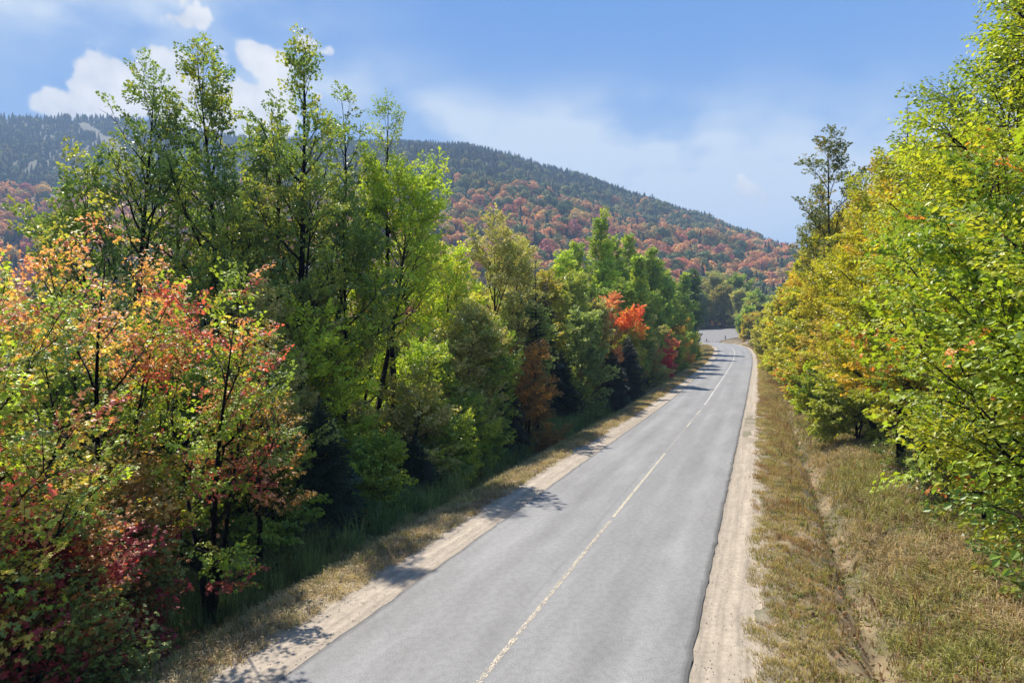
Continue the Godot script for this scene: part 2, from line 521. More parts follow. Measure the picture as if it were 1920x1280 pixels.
func spray(kind: String, count: int, length: float, width: float, leaf: float, tilt: float, sd: int, sprig := true) -> ArrayMesh:
	# a leafy twig about `length` long lying along +X, leaves mostly facing +Y
	var rng := RandomNumberGenerator.new()
	rng.seed = sd
	var v := PackedVector3Array()
	var n := PackedVector3Array()
	var c := PackedColorArray()
	for i in count:
		var t := (i + rng.randf()) / count
		var side := 1.0 if i % 2 else -1.0
		var reach := width * (0.25 + 0.75 * sin(PI * clampf(t * 0.85 + 0.1, 0.0, 1.0))) * rng.randf_range(0.1, 1.0)
		var at := Vector3(t * length, rng.randf_range(-0.16, 0.16) * width - 0.25 * t * t * length * 0.4, side * reach)
		var dir := Vector3(rng.randf_range(0.1, 1.0), rng.randf_range(-0.75, 0.15), side * rng.randf_range(0.1, 1.0))
		var up := Vector3(rng.randfn(0.0, tilt), 1.0, rng.randfn(0.0, tilt))
		var k := rng.randf_range(0.72, 1.28)
		var col := Color(k * rng.randf_range(0.93, 1.1), k, k * rng.randf_range(0.85, 1.1))
		add_leaf(kind, v, n, c, at, dir, up, leaf * rng.randf_range(0.5, 1.3), col, rng.randf_range(0.1, 0.9))
	var m := mesh_of(v, n, c)
	m.surface_set_material(0, mats.leaf)
	if sprig:
		var tv := PackedVector3Array()
		var tn := PackedVector3Array()
		var ti := PackedInt32Array()
		tube(PackedVector3Array([Vector3(-0.05, 0, 0), Vector3(length * 0.5, -0.02 * length, 0.0), Vector3(length * 0.95, -0.1 * length, 0)]), PackedFloat32Array([0.006, 0.004, 0.002]), 3, tv, tn, ti)
		var a := []
		a.resize(Mesh.ARRAY_MAX)
		a[Mesh.ARRAY_VERTEX] = tv
		a[Mesh.ARRAY_NORMAL] = tn
		a[Mesh.ARRAY_INDEX] = ti
		m.add_surface_from_arrays(Mesh.PRIMITIVE_TRIANGLES, a)
		m.surface_set_material(1, mats.twig)
	return m

func frond(sd: int) -> ArrayMesh:
	# one conifer branch, 1 m long along +X: a stem with side twigs clad in needles
	var rng := RandomNumberGenerator.new()
	rng.seed = sd
	var v := PackedVector3Array()
	var n := PackedVector3Array()
	var c := PackedColorArray()
	for i in 15:
		var t := (i + 0.5) / 15.0
		for side in [-1.0, 1.0]:
			var l := (1.0 - t) * 0.48 + 0.07
			l *= rng.randf_range(0.75, 1.2)
			var base := Vector3(t, -0.10 * t * t, 0)
			var dir := Vector3(rng.randf_range(0.55, 0.9), rng.randf_range(-0.25, 0.12), side).normalized()
			for k in 4:
				var q := k / 4.0
				var p := base + dir * l * q + Vector3(0, -0.05 * q * q, 0)
				var col := Color(1, 1, 1) * rng.randf_range(0.7, 1.3)
				for j in 2:
					var s2 := 1.0 if j else -1.0
					var d2 := (dir + Vector3(0.35, rng.randf_range(-0.35, 0.45), -side * 0.9 * s2 * rng.randf())).normalized()
					var e := p + d2 * rng.randf_range(0.07, 0.13)
					var wv := d2.cross(Vector3(rng.randfn(0, 0.5), 1, rng.randfn(0, 0.5))).normalized() * 0.022
					tri(v, n, c, p - wv, p + wv, e, col)
	var m := mesh_of(v, n, c)
	m.surface_set_material(0, mats.needle)
	return m

func lump_tree(conifer: bool, sd: int) -> ArrayMesh:
	# a tree for the far hillside: 1 m tall, made of leafy facets spread over uneven lobes
	var rng := RandomNumberGenerator.new()
	rng.seed = sd
	var v := PackedVector3Array()
	var n := PackedVector3Array()
	var c := PackedColorArray()
	if conifer:
		for k in 90:
			var t := (k + rng.randf()) / 90.0
			var a := k * 2.4 + rng.randf()
			var r := 0.19 * (1.0 - t) + 0.012
			r *= rng.randf_range(0.65, 1.2)
			var p := Vector3(cos(a) * r * 0.25, t * 0.95 + 0.06, sin(a) * r * 0.25)
			var q := Vector3(cos(a) * r, t * 0.95 - 0.03, sin(a) * r)
			var s := Vector3(-sin(a), 0, cos(a)) * (0.055 * (1.0 - t) + 0.012)
			var col := Color(1, 1, 1) * rng.randf_range(0.7, 1.3)
			tri(v, n, c, p, q + s, q - s, col)
			tri(v, n, c, p + Vector3(0, 0.03, 0), q + s * 1.2 + Vector3(0, 0.02, 0), q - s * 0.4, col)
	else:
		var lobes := []
		for k in 9:
			var a := k * 2.4 + rng.randf()
			var h := rng.randf_range(0.38, 0.72)
			var r := rng.randf_range(0.12, 0.30) * (1.15 - h * 0.5)
			lobes.append([Vector3(cos(a) * r, h, sin(a) * r), rng.randf_range(0.15, 0.24)])
		lobes.append([Vector3(0, 0.78, 0), 0.19])
		for lobe in lobes:
			for k in 34:
				var d := Vector3(rng.randfn(), rng.randfn() + 0.35, rng.randfn()).normalized()
				var p: Vector3 = lobe[0] + d * lobe[1] * rng.randf_range(0.78, 1.08)
				var nn := (d + Vector3(rng.randfn(), rng.randfn(), rng.randfn()) * 0.35).normalized()
				var s := nn.cross(Vector3(rng.randfn(), rng.randfn(), rng.randfn())).normalized() * rng.randf_range(0.035, 0.07)
				var u := nn.cross(s)
				var col := Color(1, 1, 1) * rng.randf_range(0.75, 1.25)
				tri(v, n, c, p - s - u * 0.6, p + s - u * 0.6, p + u, col)
				tri(v, n, c, p - s * 0.7 + u * 0.9, p - s - u * 0.4, p + u * 1.2 + s * 0.3, col)
			# leaf mass inside the lobe, so that the far crowns are not see-through
			var cc: Vector3 = lobe[0]
			var rr: float = lobe[1] * 0.78
			for k in 8:
				var a0 := k * TAU / 8.0
				var a1 := (k + 1) * TAU / 8.0
				for j in 4:
					var b0 := -PI / 2 + j * PI / 4.0
					var b1 := b0 + PI / 4.0
					var p00 := cc + Vector3(cos(a0) * cos(b0), sin(b0), sin(a0) * cos(b0)) * rr
					var p10 := cc + Vector3(cos(a1) * cos(b0), sin(b0), sin(a1) * cos(b0)) * rr
					var p01 := cc + Vector3(cos(a0) * cos(b1), sin(b1), sin(a0) * cos(b1)) * rr
					var p11 := cc + Vector3(cos(a1) * cos(b1), sin(b1), sin(a1) * cos(b1)) * rr
					var col := Color(1, 1, 1) * rng.randf_range(0.8, 1.1)
					if j > 0: tri(v, n, c, p00, p01, p10, col)
					if j < 3: tri(v, n, c, p10, p01, p11, col)
	for i in range(0, v.size(), 3):
		var mid := (v[i] + v[i + 1] + v[i + 2]) / 3.0 - Vector3(0, 0.5, 0)
		if n[i].dot(mid) < 0.0:
			var t := v[i + 1]
			v[i + 1] = v[i + 2]
			v[i + 2] = t
			for k in 3: n[i + k] = -n[i + k]
	var m := mesh_of(v, n, c)
	m.surface_set_material(0, mats.far_leaf)
	return m

func tuft(sd: int, blades: int, tall: float, spread: float, wide_: float, lean: float) -> ArrayMesh:
	var rng := RandomNumberGenerator.new()
	rng.seed = sd
	var v := PackedVector3Array()
	var n := PackedVector3Array()
	var c := PackedColorArray()
	for i in blades:
		var a := rng.randf() * TAU
		var o := Vector3(cos(a), 0, sin(a)) * spread * sqrt(rng.randf())
		var h := tall * rng.randf_range(0.45, 1.15)
		var b := rng.randf() * TAU
		var d := Vector3(cos(b), 0, sin(b)) * lean * h * rng.randf_range(0.3, 1.3)
		var s := Vector3(-sin(b + rng.randf()), 0, cos(b)).normalized() * wide_
		var m := o + Vector3(0, h * 0.6, 0) + d * 0.4
		var e := o + Vector3(0, h * (1.0 - 0.35 * lean), 0) + d
		var col := Color(1, 1, 1) * rng.randf_range(0.65, 1.3)
		tri(v, n, c, o - s, o + s, m + s * 0.7, col)
		tri(v, n, c, o - s, m + s * 0.7, m - s * 0.7, col)
		tri(v, n, c, m - s * 0.7, m + s * 0.7, e, col)
	var me := mesh_of(v, n, c)
	me.surface_set_material(0, mats.grass)
	return me

# ------------------------------------------------------------------ wood

func tube(path: PackedVector3Array, radii: PackedFloat32Array, sides: int, v: PackedVector3Array, n: PackedVector3Array, idx: PackedInt32Array) -> void:
	var base := v.size()
	for i in path.size():
		var d := (path[mini(i + 1, path.size() - 1)] - path[maxi(i - 1, 0)]).normalized()
		var s := d.cross(Vector3(0.31, 0.2, 0.93)).normalized()
		var u := s.cross(d)
		for k in sides:
			var a := TAU * k / sides
			var o := s * cos(a) + u * sin(a)
			v.append(path[i] + o * radii[i])
			n.append(o)
	for i in path.size() - 1:
		for k in sides:
			var a := base + i * sides + k
			var b := base + i * sides + (k + 1) % sides
			idx.append_array(PackedInt32Array([a, a + sides, b, b, a + sides, b + sides]))

func pick(pal: Array, rng: RandomNumberGenerator) -> Color:
	var q := rng.randf()
	for e in pal:
		q -= e[1]
		if q <= 0.0: return e[0] * 1.75
	return pal[-1][0] * 1.75

func profile(shape: String, s: float) -> float:
	match shape:
		"round": return sqrt(maxf(0.0, 1.0 - pow(absf(s - 0.42) / 0.62, 2.0)))
		"column": return 0.55 + 0.45 * sin(PI * clampf(s * 0.9 + 0.08, 0.0, 1.0)) - 0.45 * s * s
		"vase": return 0.45 + 0.65 * s - 0.55 * s * s * s
		"aspen": return (1.0 - 0.78 * pow(s, 1.2)) * (0.6 + 0.4 * smoothstep(0.0, 0.2, s))
		"bush": return sqrt(maxf(0.05, 1.0 - s * s))
	return 1.0 - s

# Grows one broadleaved tree as a thing with trunk, branches and crown.
func broadleaf(called: String, label: String, group: String, at: Vector3, h: float, kind: Dictionary, sd: int, more := {}) -> Node3D:
	var S := kind.duplicate()
	S.merge(more, true)
	var rng := RandomNumberGenerator.new()
	rng.seed = sd
	var root := Node3D.new()
	root.name = numbered(called)
	add_child(root)
	root.position = at
	tag(root, label, "shrub" if S.get("shrub", false) else "tree", group)
	var tv := PackedVector3Array(); var tn := PackedVector3Array(); var ti := PackedInt32Array()
	var bv := PackedVector3Array(); var bn := PackedVector3Array(); var bi := PackedInt32Array()
	var buf := PackedFloat32Array()
	var stems: int = S.get("stems", 1)
	var cut: float = S.get("sun_only", 0.0)
	for st in stems:
		var over: float = 0.55 * h * S.spread * profile(S.shape, 0.95) + 0.25
		var hh := (h - over) * (1.0 if st == 0 else rng.randf_range(0.72, 0.97))
		var lean: Vector2 = S.get("lean", Vector2.ZERO)
		if stems > 1:
			var la := TAU * st / stems + rng.randf()
			var fan: float = S.get("fan", 0.2)
			lean += Vector2(cos(la), sin(la)) * fan * rng.randf_range(0.5, 1.1)
		else:
			lean += Vector2(rng.randfn(), rng.randfn()) * 0.03
		var path := PackedVector3Array()
		var rad := PackedFloat32Array()
		var r0: float = S.get("girth", 0.011) * hh + 0.02
		var wob := Vector2(rng.randf() * 6.0, rng.randf() * 6.0)
		for i in 11:
			var t := i / 10.0
			path.append(Vector3(lean.x * hh * pow(t, 1.25) + 0.018 * hh * sin(t * 5.0 + wob.x) * t, -0.25 + (hh + 0.25) * t, lean.y * hh * pow(t, 1.25) + 0.018 * hh * sin(t * 4.2 + wob.y) * t))
			rad.append(r0 * (1.0 - t) * (1.0 + 0.35 * exp(-t * 18.0)) + 0.008)
		tube(path, rad, 7, tv, tn, ti)
		var n1: int = S.n1
		var cb: float = S.cb
		for i in n1:
			var s := (i + rng.randf()) / n1
			var t := lerpf(cb, 0.985, s)
			var fi := t * 10.0
			var k := mini(int(fi), 9)
			var o := path[k].lerp(path[k + 1], fi - k)
			var az := i * 2.39996 + rng.randf() * 0.9
			var ang := deg_to_rad(lerpf(S.a0, S.a1, s) + rng.randf_range(-12.0, 12.0))
			var length: float = h * S.spread * profile(S.shape, s) * rng.randf_range(0.72, 1.18)
			if rng.randf() < S.get("gap", 0.0): continue
			var d := Vector3(cos(az) * sin(ang), cos(ang), sin(az) * sin(ang))
			var bend: float = S.get("bend", 0.35)
			var lp := PackedVector3Array([o])
			var lr := PackedFloat32Array()
			var rr := minf(r0 * (1.0 - t) * 0.62 + 0.008, 0.018 * length + 0.006)
			var dd := d
			lr.append(rr)
			for q in 4:
				dd = (dd + Vector3(rng.randfn() * 0.12, bend * 0.3, rng.randfn() * 0.12)).normalized()
				lp.append(lp[-1] + dd * length / 4.0)
				lr.append(rr * (1.0 - (q + 1) / 4.6))
			tube(lp, lr, 5, bv, bn, bi)
			var hue := pick(S.pal_top if s > S.get("top_from", 2.0) else S.pal, rng)
			var n2: int = maxi(2, int(round(S.n2 * clampf(length / (h * S.spread), 0.35, 1.2))))
			for j in n2 + 1:
				var inr: float = S.get("inner", 0.28)
				var u := minf(lerpf(inr, 1.0, (j + rng.randf() * 0.8) / n2), 1.0) if j < n2 else 1.0
				var fq := u * 4.0
				var kq := mini(int(fq), 3)
				var so := lp[kq].lerp(lp[kq + 1], fq - kq)
				var ld := (lp[kq + 1] - lp[kq]).normalized()
				var side := ld.cross(Vector3.UP)
				side = side.normalized() if side.length() > 0.05 else Vector3(1, 0, 0)
				var sg := 1.0 if (j % 2) else -1.0
				var sd2 := (ld * rng.randf_range(0.5, 1.0) + side * sg * rng.randf_range(0.35, 1.0) + Vector3(0, rng.randf_range(-0.2, 0.5), 0) + side.cross(ld) * rng.randfn() * 0.35).normalized()
				if j == n2: sd2 = ld
				var l2: float = length * S.get("l2", 0.42) * (1.05 - 0.5 * u) * rng.randf_range(0.7, 1.25) + 0.12
				var mid := so + sd2 * l2 * 0.5 + Vector3(0, 0.03 * l2, 0)
				var dr: float = S.get("droop", 0.06)
				var tip := so + sd2 * l2 + Vector3(0, -dr * l2, 0)
				tube(PackedVector3Array([so, mid, tip]), PackedFloat32Array([rr * 0.4 + 0.002, rr * 0.28 + 0.002, 0.003]), 3, bv, bn, bi)
				var step: float = S.step
				var cnt := maxi(1, int(round(l2 / step)))
				for q in cnt + 1:
					if rng.randf() < S.get("bare", 0.0): continue
					var w := lerpf(0.25, 1.0, (q + rng.randf() * 0.7) / (cnt + 0.7))
					var p := so.lerp(mid, w * 2.0) if w < 0.5 else mid.lerp(tip, w * 2.0 - 1.0)
					var col := hue if rng.randf() < S.get("keep", 0.72) else pick(S.pal_top if s > S.get("top_from", 2.0) else S.pal, rng)
					var br := rng.randf_range(0.78, 1.22)
					col = Color(col.r * br, col.g * br, col.b * br)
					var fx := (sd2 + Vector3(rng.randfn() * 0.45, rng.randf_range(-0.45, 0.2), rng.randfn() * 0.45)).normalized()
					var tl: float = S.get("tilt", 0.3)
					var up := (Vector3.UP + Vector3(rng.randfn(), 0.0, rng.randfn()) * tl).normalized()
					var fz := fx.cross(up).normalized()
					var fy := fz.cross(fx)
					var sc: float = S.get("size", 1.0) * rng.randf_range(0.8, 1.25)
					push(buf, Basis(fx * sc, fy * sc, fz * sc), p, col)
	put("trunk", mesh_of(tv, tn, PackedColorArray(), PackedVector2Array(), ti), mats[S.bark], root)
	put("branches", mesh_of(bv, bn, PackedColorArray(), PackedVector2Array(), bi), mats[S.get("limb_bark", S.bark)], root)
	var cr := scatter("crown", sprays[S.leaf][sd % sprays[S.leaf].size()], buf, root)
	cr.set_meta("kind", "stuff")
	return root

func conifer(called: String, label: String, group: String, at: Vector3, h: float, spread: float, cb: float, sd: int, col: Color, thin := 0.0) -> Node3D:
	var rng := RandomNumberGenerator.new()
	rng.seed = sd
	var root := Node3D.new()
	root.name = numbered(called)
	add_child(root)
	root.position = at
	tag(root, label, "conifer", group)
	var tv := PackedVector3Array(); var tn := PackedVector3Array(); var ti := PackedInt32Array()
	var path := PackedVector3Array()
	var rad := PackedFloat32Array()
	var lx := rng.randfn() * 0.012
	for i in 9:
		var t := i / 8.0
		path.append(Vector3(lx * h * t, -0.2 + (h + 0.2) * t, 0))
		rad.append((0.010 * h + 0.02) * (1.0 - t) + 0.006)
	tube(path, rad, 7, tv, tn, ti)
	put("trunk", mesh_of(tv, tn, PackedColorArray(), PackedVector2Array(), ti), mats.bark_dark, root)
	var buf := PackedFloat32Array()
	var y := cb * h
	var k := 0
	while y < h * 0.985:
		var s := (y / h - cb) / (1.0 - cb)
		var len0 := spread * (pow(1.0 - s, 0.85) + 0.05) * (0.75 + 0.25 * smoothstep(0.0, 0.12, s))
		var cnt := 6 if s < 0.8 else 4
		for i in cnt:
			if rng.randf() < thin: continue
			var a := k * 0.7 + TAU * i / cnt + rng.randf() * 0.5
			var l := len0 * rng.randf_range(0.7, 1.15)
			var el := lerpf(-0.22, 0.5, s) + rng.randfn() * 0.10
			var d := Vector3(cos(a) * cos(el), sin(el), sin(a) * cos(el))
			var up := (Vector3.UP + Vector3(rng.randfn(), 0, rng.randfn()) * 0.25).normalized()
			var z := d.cross(up).normalized()
			var br := rng.randf_range(0.75, 1.25)
			var wd := minf(l, 0.6 + 0.5 * l)
			push(buf, Basis(d * l, z.cross(d) * l * 0.9, z * wd), Vector3(lx * y, y, 0), Color(col.r * br, col.g * br, col.b * br))
			if l > 0.7:
				push(buf, Basis(d.rotated(Vector3.UP, 0.25) * l * 0.66, z.cross(d) * l * 0.7, z * wd * 0.7), Vector3(lx * y, y + 0.06 * l, 0) + d * l * 0.3, Color(col.r * br * 1.1, col.g * br * 1.1, col.b * br))
		y += lerpf(0.042, 0.022, s) * h * 0.6
		k += 1
	var cr := scatter("crown", sprays.frond[sd % 2], buf, root)
	cr.set_meta("kind", "stuff")
	return root

# ------------------------------------------------------------------ start

func _ready() -> void:
	var cam := Camera3D.new()
	cam.name = "camera"
	cam.position = Vector3(0, CAM_H, 0)
	cam.rotation_degrees = Vector3(-0.45, 20.0, 0)
	cam.fov = 53.13
	cam.near = 0.1
	cam.far = 9000.0
	add_child(cam)
	cam.current = true

	var env := Environment.new()
	env.background_mode = Environment.BG_SKY
	env.sky = Sky.new()
	var sm := PanoramaSkyMaterial.new()
	sm.panorama = sky_image()
	sm.energy_multiplier = 1.0
	env.sky.sky_material = sm
	env.tonemap_mode = Environment.TONE_MAPPER_LINEAR
	env.tonemap_exposure = 2.2
	env.sdfgi_enabled = true
	env.ssao_enabled = true
	env.ssil_enabled = true
	env.fog_enabled = true
	env.fog_density = 0.00036
	env.fog_light_color = Color(0.72, 0.85, 1.0)
	var we := WorldEnvironment.new()
	we.name = "environment"
	we.environment = env
	add_child(we)

	var sun := DirectionalLight3D.new()
	sun.name = "sun"
	# ahead and to the left of the road, fairly high
	var s_az := deg_to_rad(-47.0)
	var s_el := deg_to_rad(53.0)
	var to_sun := Vector3(sin(s_az) * cos(s_el), sin(s_el), -cos(s_az) * cos(s_el))
	sun.look_at_from_position(to_sun * 100.0, Vector3.ZERO, Vector3.UP)
	sun.light_energy = 1.45
	sun.light_angular_distance = 0.5
	sun.light_color = Color(1.0, 0.96, 0.90)
	sun.shadow_enabled = true
	add_child(sun)

	rough.seed = 5
	rough.frequency = 0.12
	rough.fractal_octaves = 3
	wide.seed = 9
	wide.frequency = 0.12
	wide.fractal_octaves = 3
	make_materials()
	make_road_line()
	build_ground()
	build_road()
	build_hills()
	make_sprays()
	build_hill_forest()
	build_left_trees()
	build_right_trees()
	build_far_end()
	build_undergrowth()
	build_roadside()

func plain(rough_: float, vertex := false) -> StandardMaterial3D:
	var m := StandardMaterial3D.new()
	m.roughness = rough_
	m.vertex_color_use_as_albedo = vertex
	return m

func make_materials() -> void:
	var leaf := plain(0.45, true)
	leaf.backlight_enabled = true
	leaf.backlight = Color(0.98, 0.97, 0.72)
	leaf.metallic_specular = 0.5
	leaf.cull_mode = BaseMaterial3D.CULL_DISABLED
	mats.leaf = leaf
	var needle := plain(0.55, true)
	needle.cull_mode = BaseMaterial3D.CULL_DISABLED
	needle.backlight_enabled = true
	needle.backlight = Color(0.5, 0.5, 0.4)
	mats.needle = needle
	var far := plain(0.8, true)
	far.cull_mode = BaseMaterial3D.CULL_DISABLED
	far.backlight_enabled = true
	far.backlight = Color(0.75, 0.74, 0.6)
	mats.far_leaf = far
	var grass := plain(0.6, true)
	grass.cull_mode = BaseMaterial3D.CULL_DISABLED
	grass.backlight_enabled = true
	grass.backlight = Color(0.8, 0.8, 0.6)
	mats.grass = grass
	var twig := plain(0.8)
	twig.albedo_color = lin(0.10, 0.075, 0.055)
	mats.twig = twig
	for e in [["bark_dark", 41, Color(0.035, 0.03, 0.026), Color(0.11, 0.095, 0.08), 0.0], ["bark_grey", 44, Color(0.10, 0.09, 0.08), Color(0.27, 0.25, 0.22), 0.2], ["bark_pale", 47, Color(0.22, 0.18, 0.14), Color(0.68, 0.63, 0.55), 0.2]]:
		var m := plain(0.85)
		m.albedo_texture = bark_tex(e[1], e[2], e[3], e[4])
		m.uv1_triplanar = true
		m.uv1_scale = Vector3(1.2, 0.7, 1.2)
		mats[e[0]] = m
	var asphalt := plain(0.78)
	asphalt.albedo_texture = asphalt_tex()
	asphalt.detail_enabled = true
	asphalt.detail_uv_layer = BaseMaterial3D.DETAIL_UV_2
	asphalt.detail_blend_mode = BaseMaterial3D.BLEND_MODE_MUL
	asphalt.detail_albedo = speckle_tex(512, 51, 0.88, 0.34, 0.16, 0.05)
	mats.asphalt = asphalt
	var cols := [Color(0.44, 0.385, 0.29), Color(0.46, 0.42, 0.32), Color(0.48, 0.465, 0.41), Color(0.36, 0.34, 0.30)]
	var wear := [0.49, 0.45, 0.33, 0.53]
	for i in 4:
		var m := plain(0.7)
		m.albedo_texture = paint_tex(61 + i * 3, wear[i], cols[i])
		m.transparency = BaseMaterial3D.TRANSPARENCY_ALPHA_SCISSOR
		m.alpha_scissor_threshold = 0.5
		mats["paint%d" % i] = m
	var gravel := plain(0.95)
	gravel.albedo_texture = gravel_tex()
	gravel.detail_enabled = true
	gravel.detail_uv_layer = BaseMaterial3D.DETAIL_UV_2
	gravel.detail_blend_mode = BaseMaterial3D.BLEND_MODE_MUL
	var gs := speckle_tex(512, 55, 0.88, 0.13, 0.16, 0.02)
	gravel.detail_albedo = gs
	mats.gravel = gravel
	var yard := plain(0.95)
	yard.albedo_color = lin(0.20, 0.195, 0.19)
	yard.albedo_texture = gs
	yard.uv1_triplanar = true
	yard.uv1_world_triplanar = true
	yard.uv1_scale = Vector3(0.08, 0.08, 0.08)
	mats.yard = yard
	var ground := plain(0.95, true)
	ground.albedo_texture = speckle_tex(512, 58, 0.80, 0.5, 0.35, 0.10)
	ground.uv1_triplanar = true
	ground.uv1_world_triplanar = true
	ground.uv1_scale = Vector3(0.3, 0.3, 0.3)
	mats.ground = ground
	var hill := plain(0.95)
	hill.albedo_color = lin(0.07, 0.07, 0.035)
	hill.albedo_texture = gs
	hill.uv1_triplanar = true
	hill.uv1_world_triplanar = true
	hill.uv1_scale = Vector3(0.02, 0.02, 0.02)
	mats.hill = hill
	var stone := plain(0.9, true)
	mats.stone = stone
	var post := plain(0.7)
	post.albedo_color = lin(0.35, 0.34, 0.33)
	mats.post = post

func make_sprays() -> void:
	sprays.maple = [spray("maple", 20, 0.60, 0.32, 0.105, 0.42, 101), spray("maple", 20, 0.58, 0.34, 0.105, 0.42, 102)]
	sprays.maple_mid = [spray("maple", 22, 0.56, 0.30, 0.10, 0.5, 103), spray("maple", 22, 0.54, 0.32, 0.10, 0.5, 104)]
	sprays.oval = [spray("oval", 24, 0.58, 0.26, 0.078, 0.55, 105), spray("oval", 24, 0.56, 0.28, 0.078, 0.55, 106)]
	sprays.aspen = [spray("diamond", 32, 0.56, 0.32, 0.13, 0.9, 107, false), spray("diamond", 32, 0.54, 0.34, 0.13, 0.9, 108, false)]
	sprays.birch = [spray("diamond", 36, 0.68, 0.38, 0.09, 0.8, 109, false), spray("diamond", 36, 0.68, 0.38, 0.09, 0.8, 110, false)]
	sprays.clump = [spray("diamond", 30, 0.80, 0.46, 0.24, 0.75, 111, false), spray("diamond", 30, 0.80, 0.44, 0.24, 0.75, 112, false)]
	sprays.frond = [frond(121), frond(122)]
	sprays.far = [lump_tree(false, 131), lump_tree(false, 132), lump_tree(false, 133)]
	sprays.far_conifer = [lump_tree(true, 134), lump_tree(true, 135)]

# ------------------------------------------------------------------ the wooded hill

const RIDGE := [[-75.0, 285.0, 1500.0], [-62.0, 255.0, 1750.0], [-57.0, 219.0, 1900.0], [-50.0, 219.0, 1900.0], [-42.0, 256.0, 1800.0], [-35.0, 266.0, 1700.0], [-29.8, 270.0, 1600.0], [-24.0, 273.0, 1500.0], [-20.4, 291.0, 1450.0], [-16.0, 321.0, 1400.0], [-9.4, 371.0, 1350.0], [-5.1, 403.0, 1300.0], [-1.0, 440.0, 1250.0], [1.0, 460.0, 1200.0], [6.0, 500.0, 1150.0], [16.0, 540.0, 1100.0], [35.0, 560.0, 1000.0]]

func ridge_at(az: float) -> Vector2:
	for i in range(1, RIDGE.size()):
		if az <= RIDGE[i][0] or i == RIDGE.size() - 1:
			var t := clampf((az - RIDGE[i - 1][0]) / (RIDGE[i][0] - RIDGE[i - 1][0]), 0.0, 1.0)
			t = t * t * (3.0 - 2.0 * t) * 0.4 + t * 0.6
			var py: float = lerpf(RIDGE[i - 1][1], RIDGE[i][1], t)
			var r: float = lerpf(RIDGE[i - 1][2], RIDGE[i][2], t) * 0.8
			return Vector2(r, CAM_H + r * cos(deg_to_rad(az + 20.0)) * (630.0 - py) / 1280.0)
	return Vector2.ZERO

func hill_point(az: float, t: float) -> Vector3:
	var rd := ridge_at(az)
	var foot := 330.0
	var r := lerpf(foot, rd.x, t)
	var top := rd.y - 7.0
	var f := lerpf(t, sin(clampf(t, 0.0, 1.0) * PI / 2), 0.22)
	f = lerpf(f, pow(clampf(t, 0.0, 1.0), 1.25), smoothstep(-36.0, -46.0, az))
	if t > 1.0: f = 1.0 - pow(t - 1.0, 1.3) * 1.2
	var y := lerpf(6.0, top, f)
	var p := Vector3(sin(deg_to_rad(az)) * r, 0, -cos(deg_to_rad(az)) * r)
	var mid := sin(clampf(t, 0.0, 1.0) * PI)
	y += mid * (16.0 * wide.get_noise_2d(p.x * 0.035, p.z * 0.035) + 9.0 * wide.get_noise_2d(p.x * 0.12 + 50.0, p.z * 0.12))
	# a nearer shoulder of the slope to the left
	y -= 14.0 * exp(-pow((t - 0.60) / 0.10, 2.0)) * smoothstep(-36.0, -46.0, az)
	p.y = y
	return p

func build_hills() -> void:
	var v3 := PackedVector3Array()
	var n3 := PackedVector3Array()
	var idx := PackedInt32Array()
	var na := 110
	var nt := 44
	for j in nt + 1:
		for i in na + 1:
			v3.append(hill_point(lerpf(-75.0, 35.0, float(i) / na), float(j) / nt * 1.3))
	for j in nt:
		for i in na:
			var a := j * (na + 1) + i
			idx.append_array(PackedInt32Array([a, a + na + 1, a + 1, a + 1, a + na + 1, a + na + 2]))
	n3.resize(v3.size())
	for j in nt + 1:
		for i in na + 1:
			var l := v3[j * (na + 1) + maxi(i - 1, 0)]
			var r := v3[j * (na + 1) + mini(i + 1, na)]
			var d := v3[maxi(j - 1, 0) * (na + 1) + i]
			var u := v3[mini(j + 1, nt) * (na + 1) + i]
			var q := (r - l).cross(u - d).normalized()
			n3[j * (na + 1) + i] = q if q.y > 0.0 else -q
	var hill := put("hill", flip_up(v3, n3, PackedColorArray(), idx), mats.hill)
	tag(hill, "long forested hill sloping down to the right behind the road", "", "", "structure")

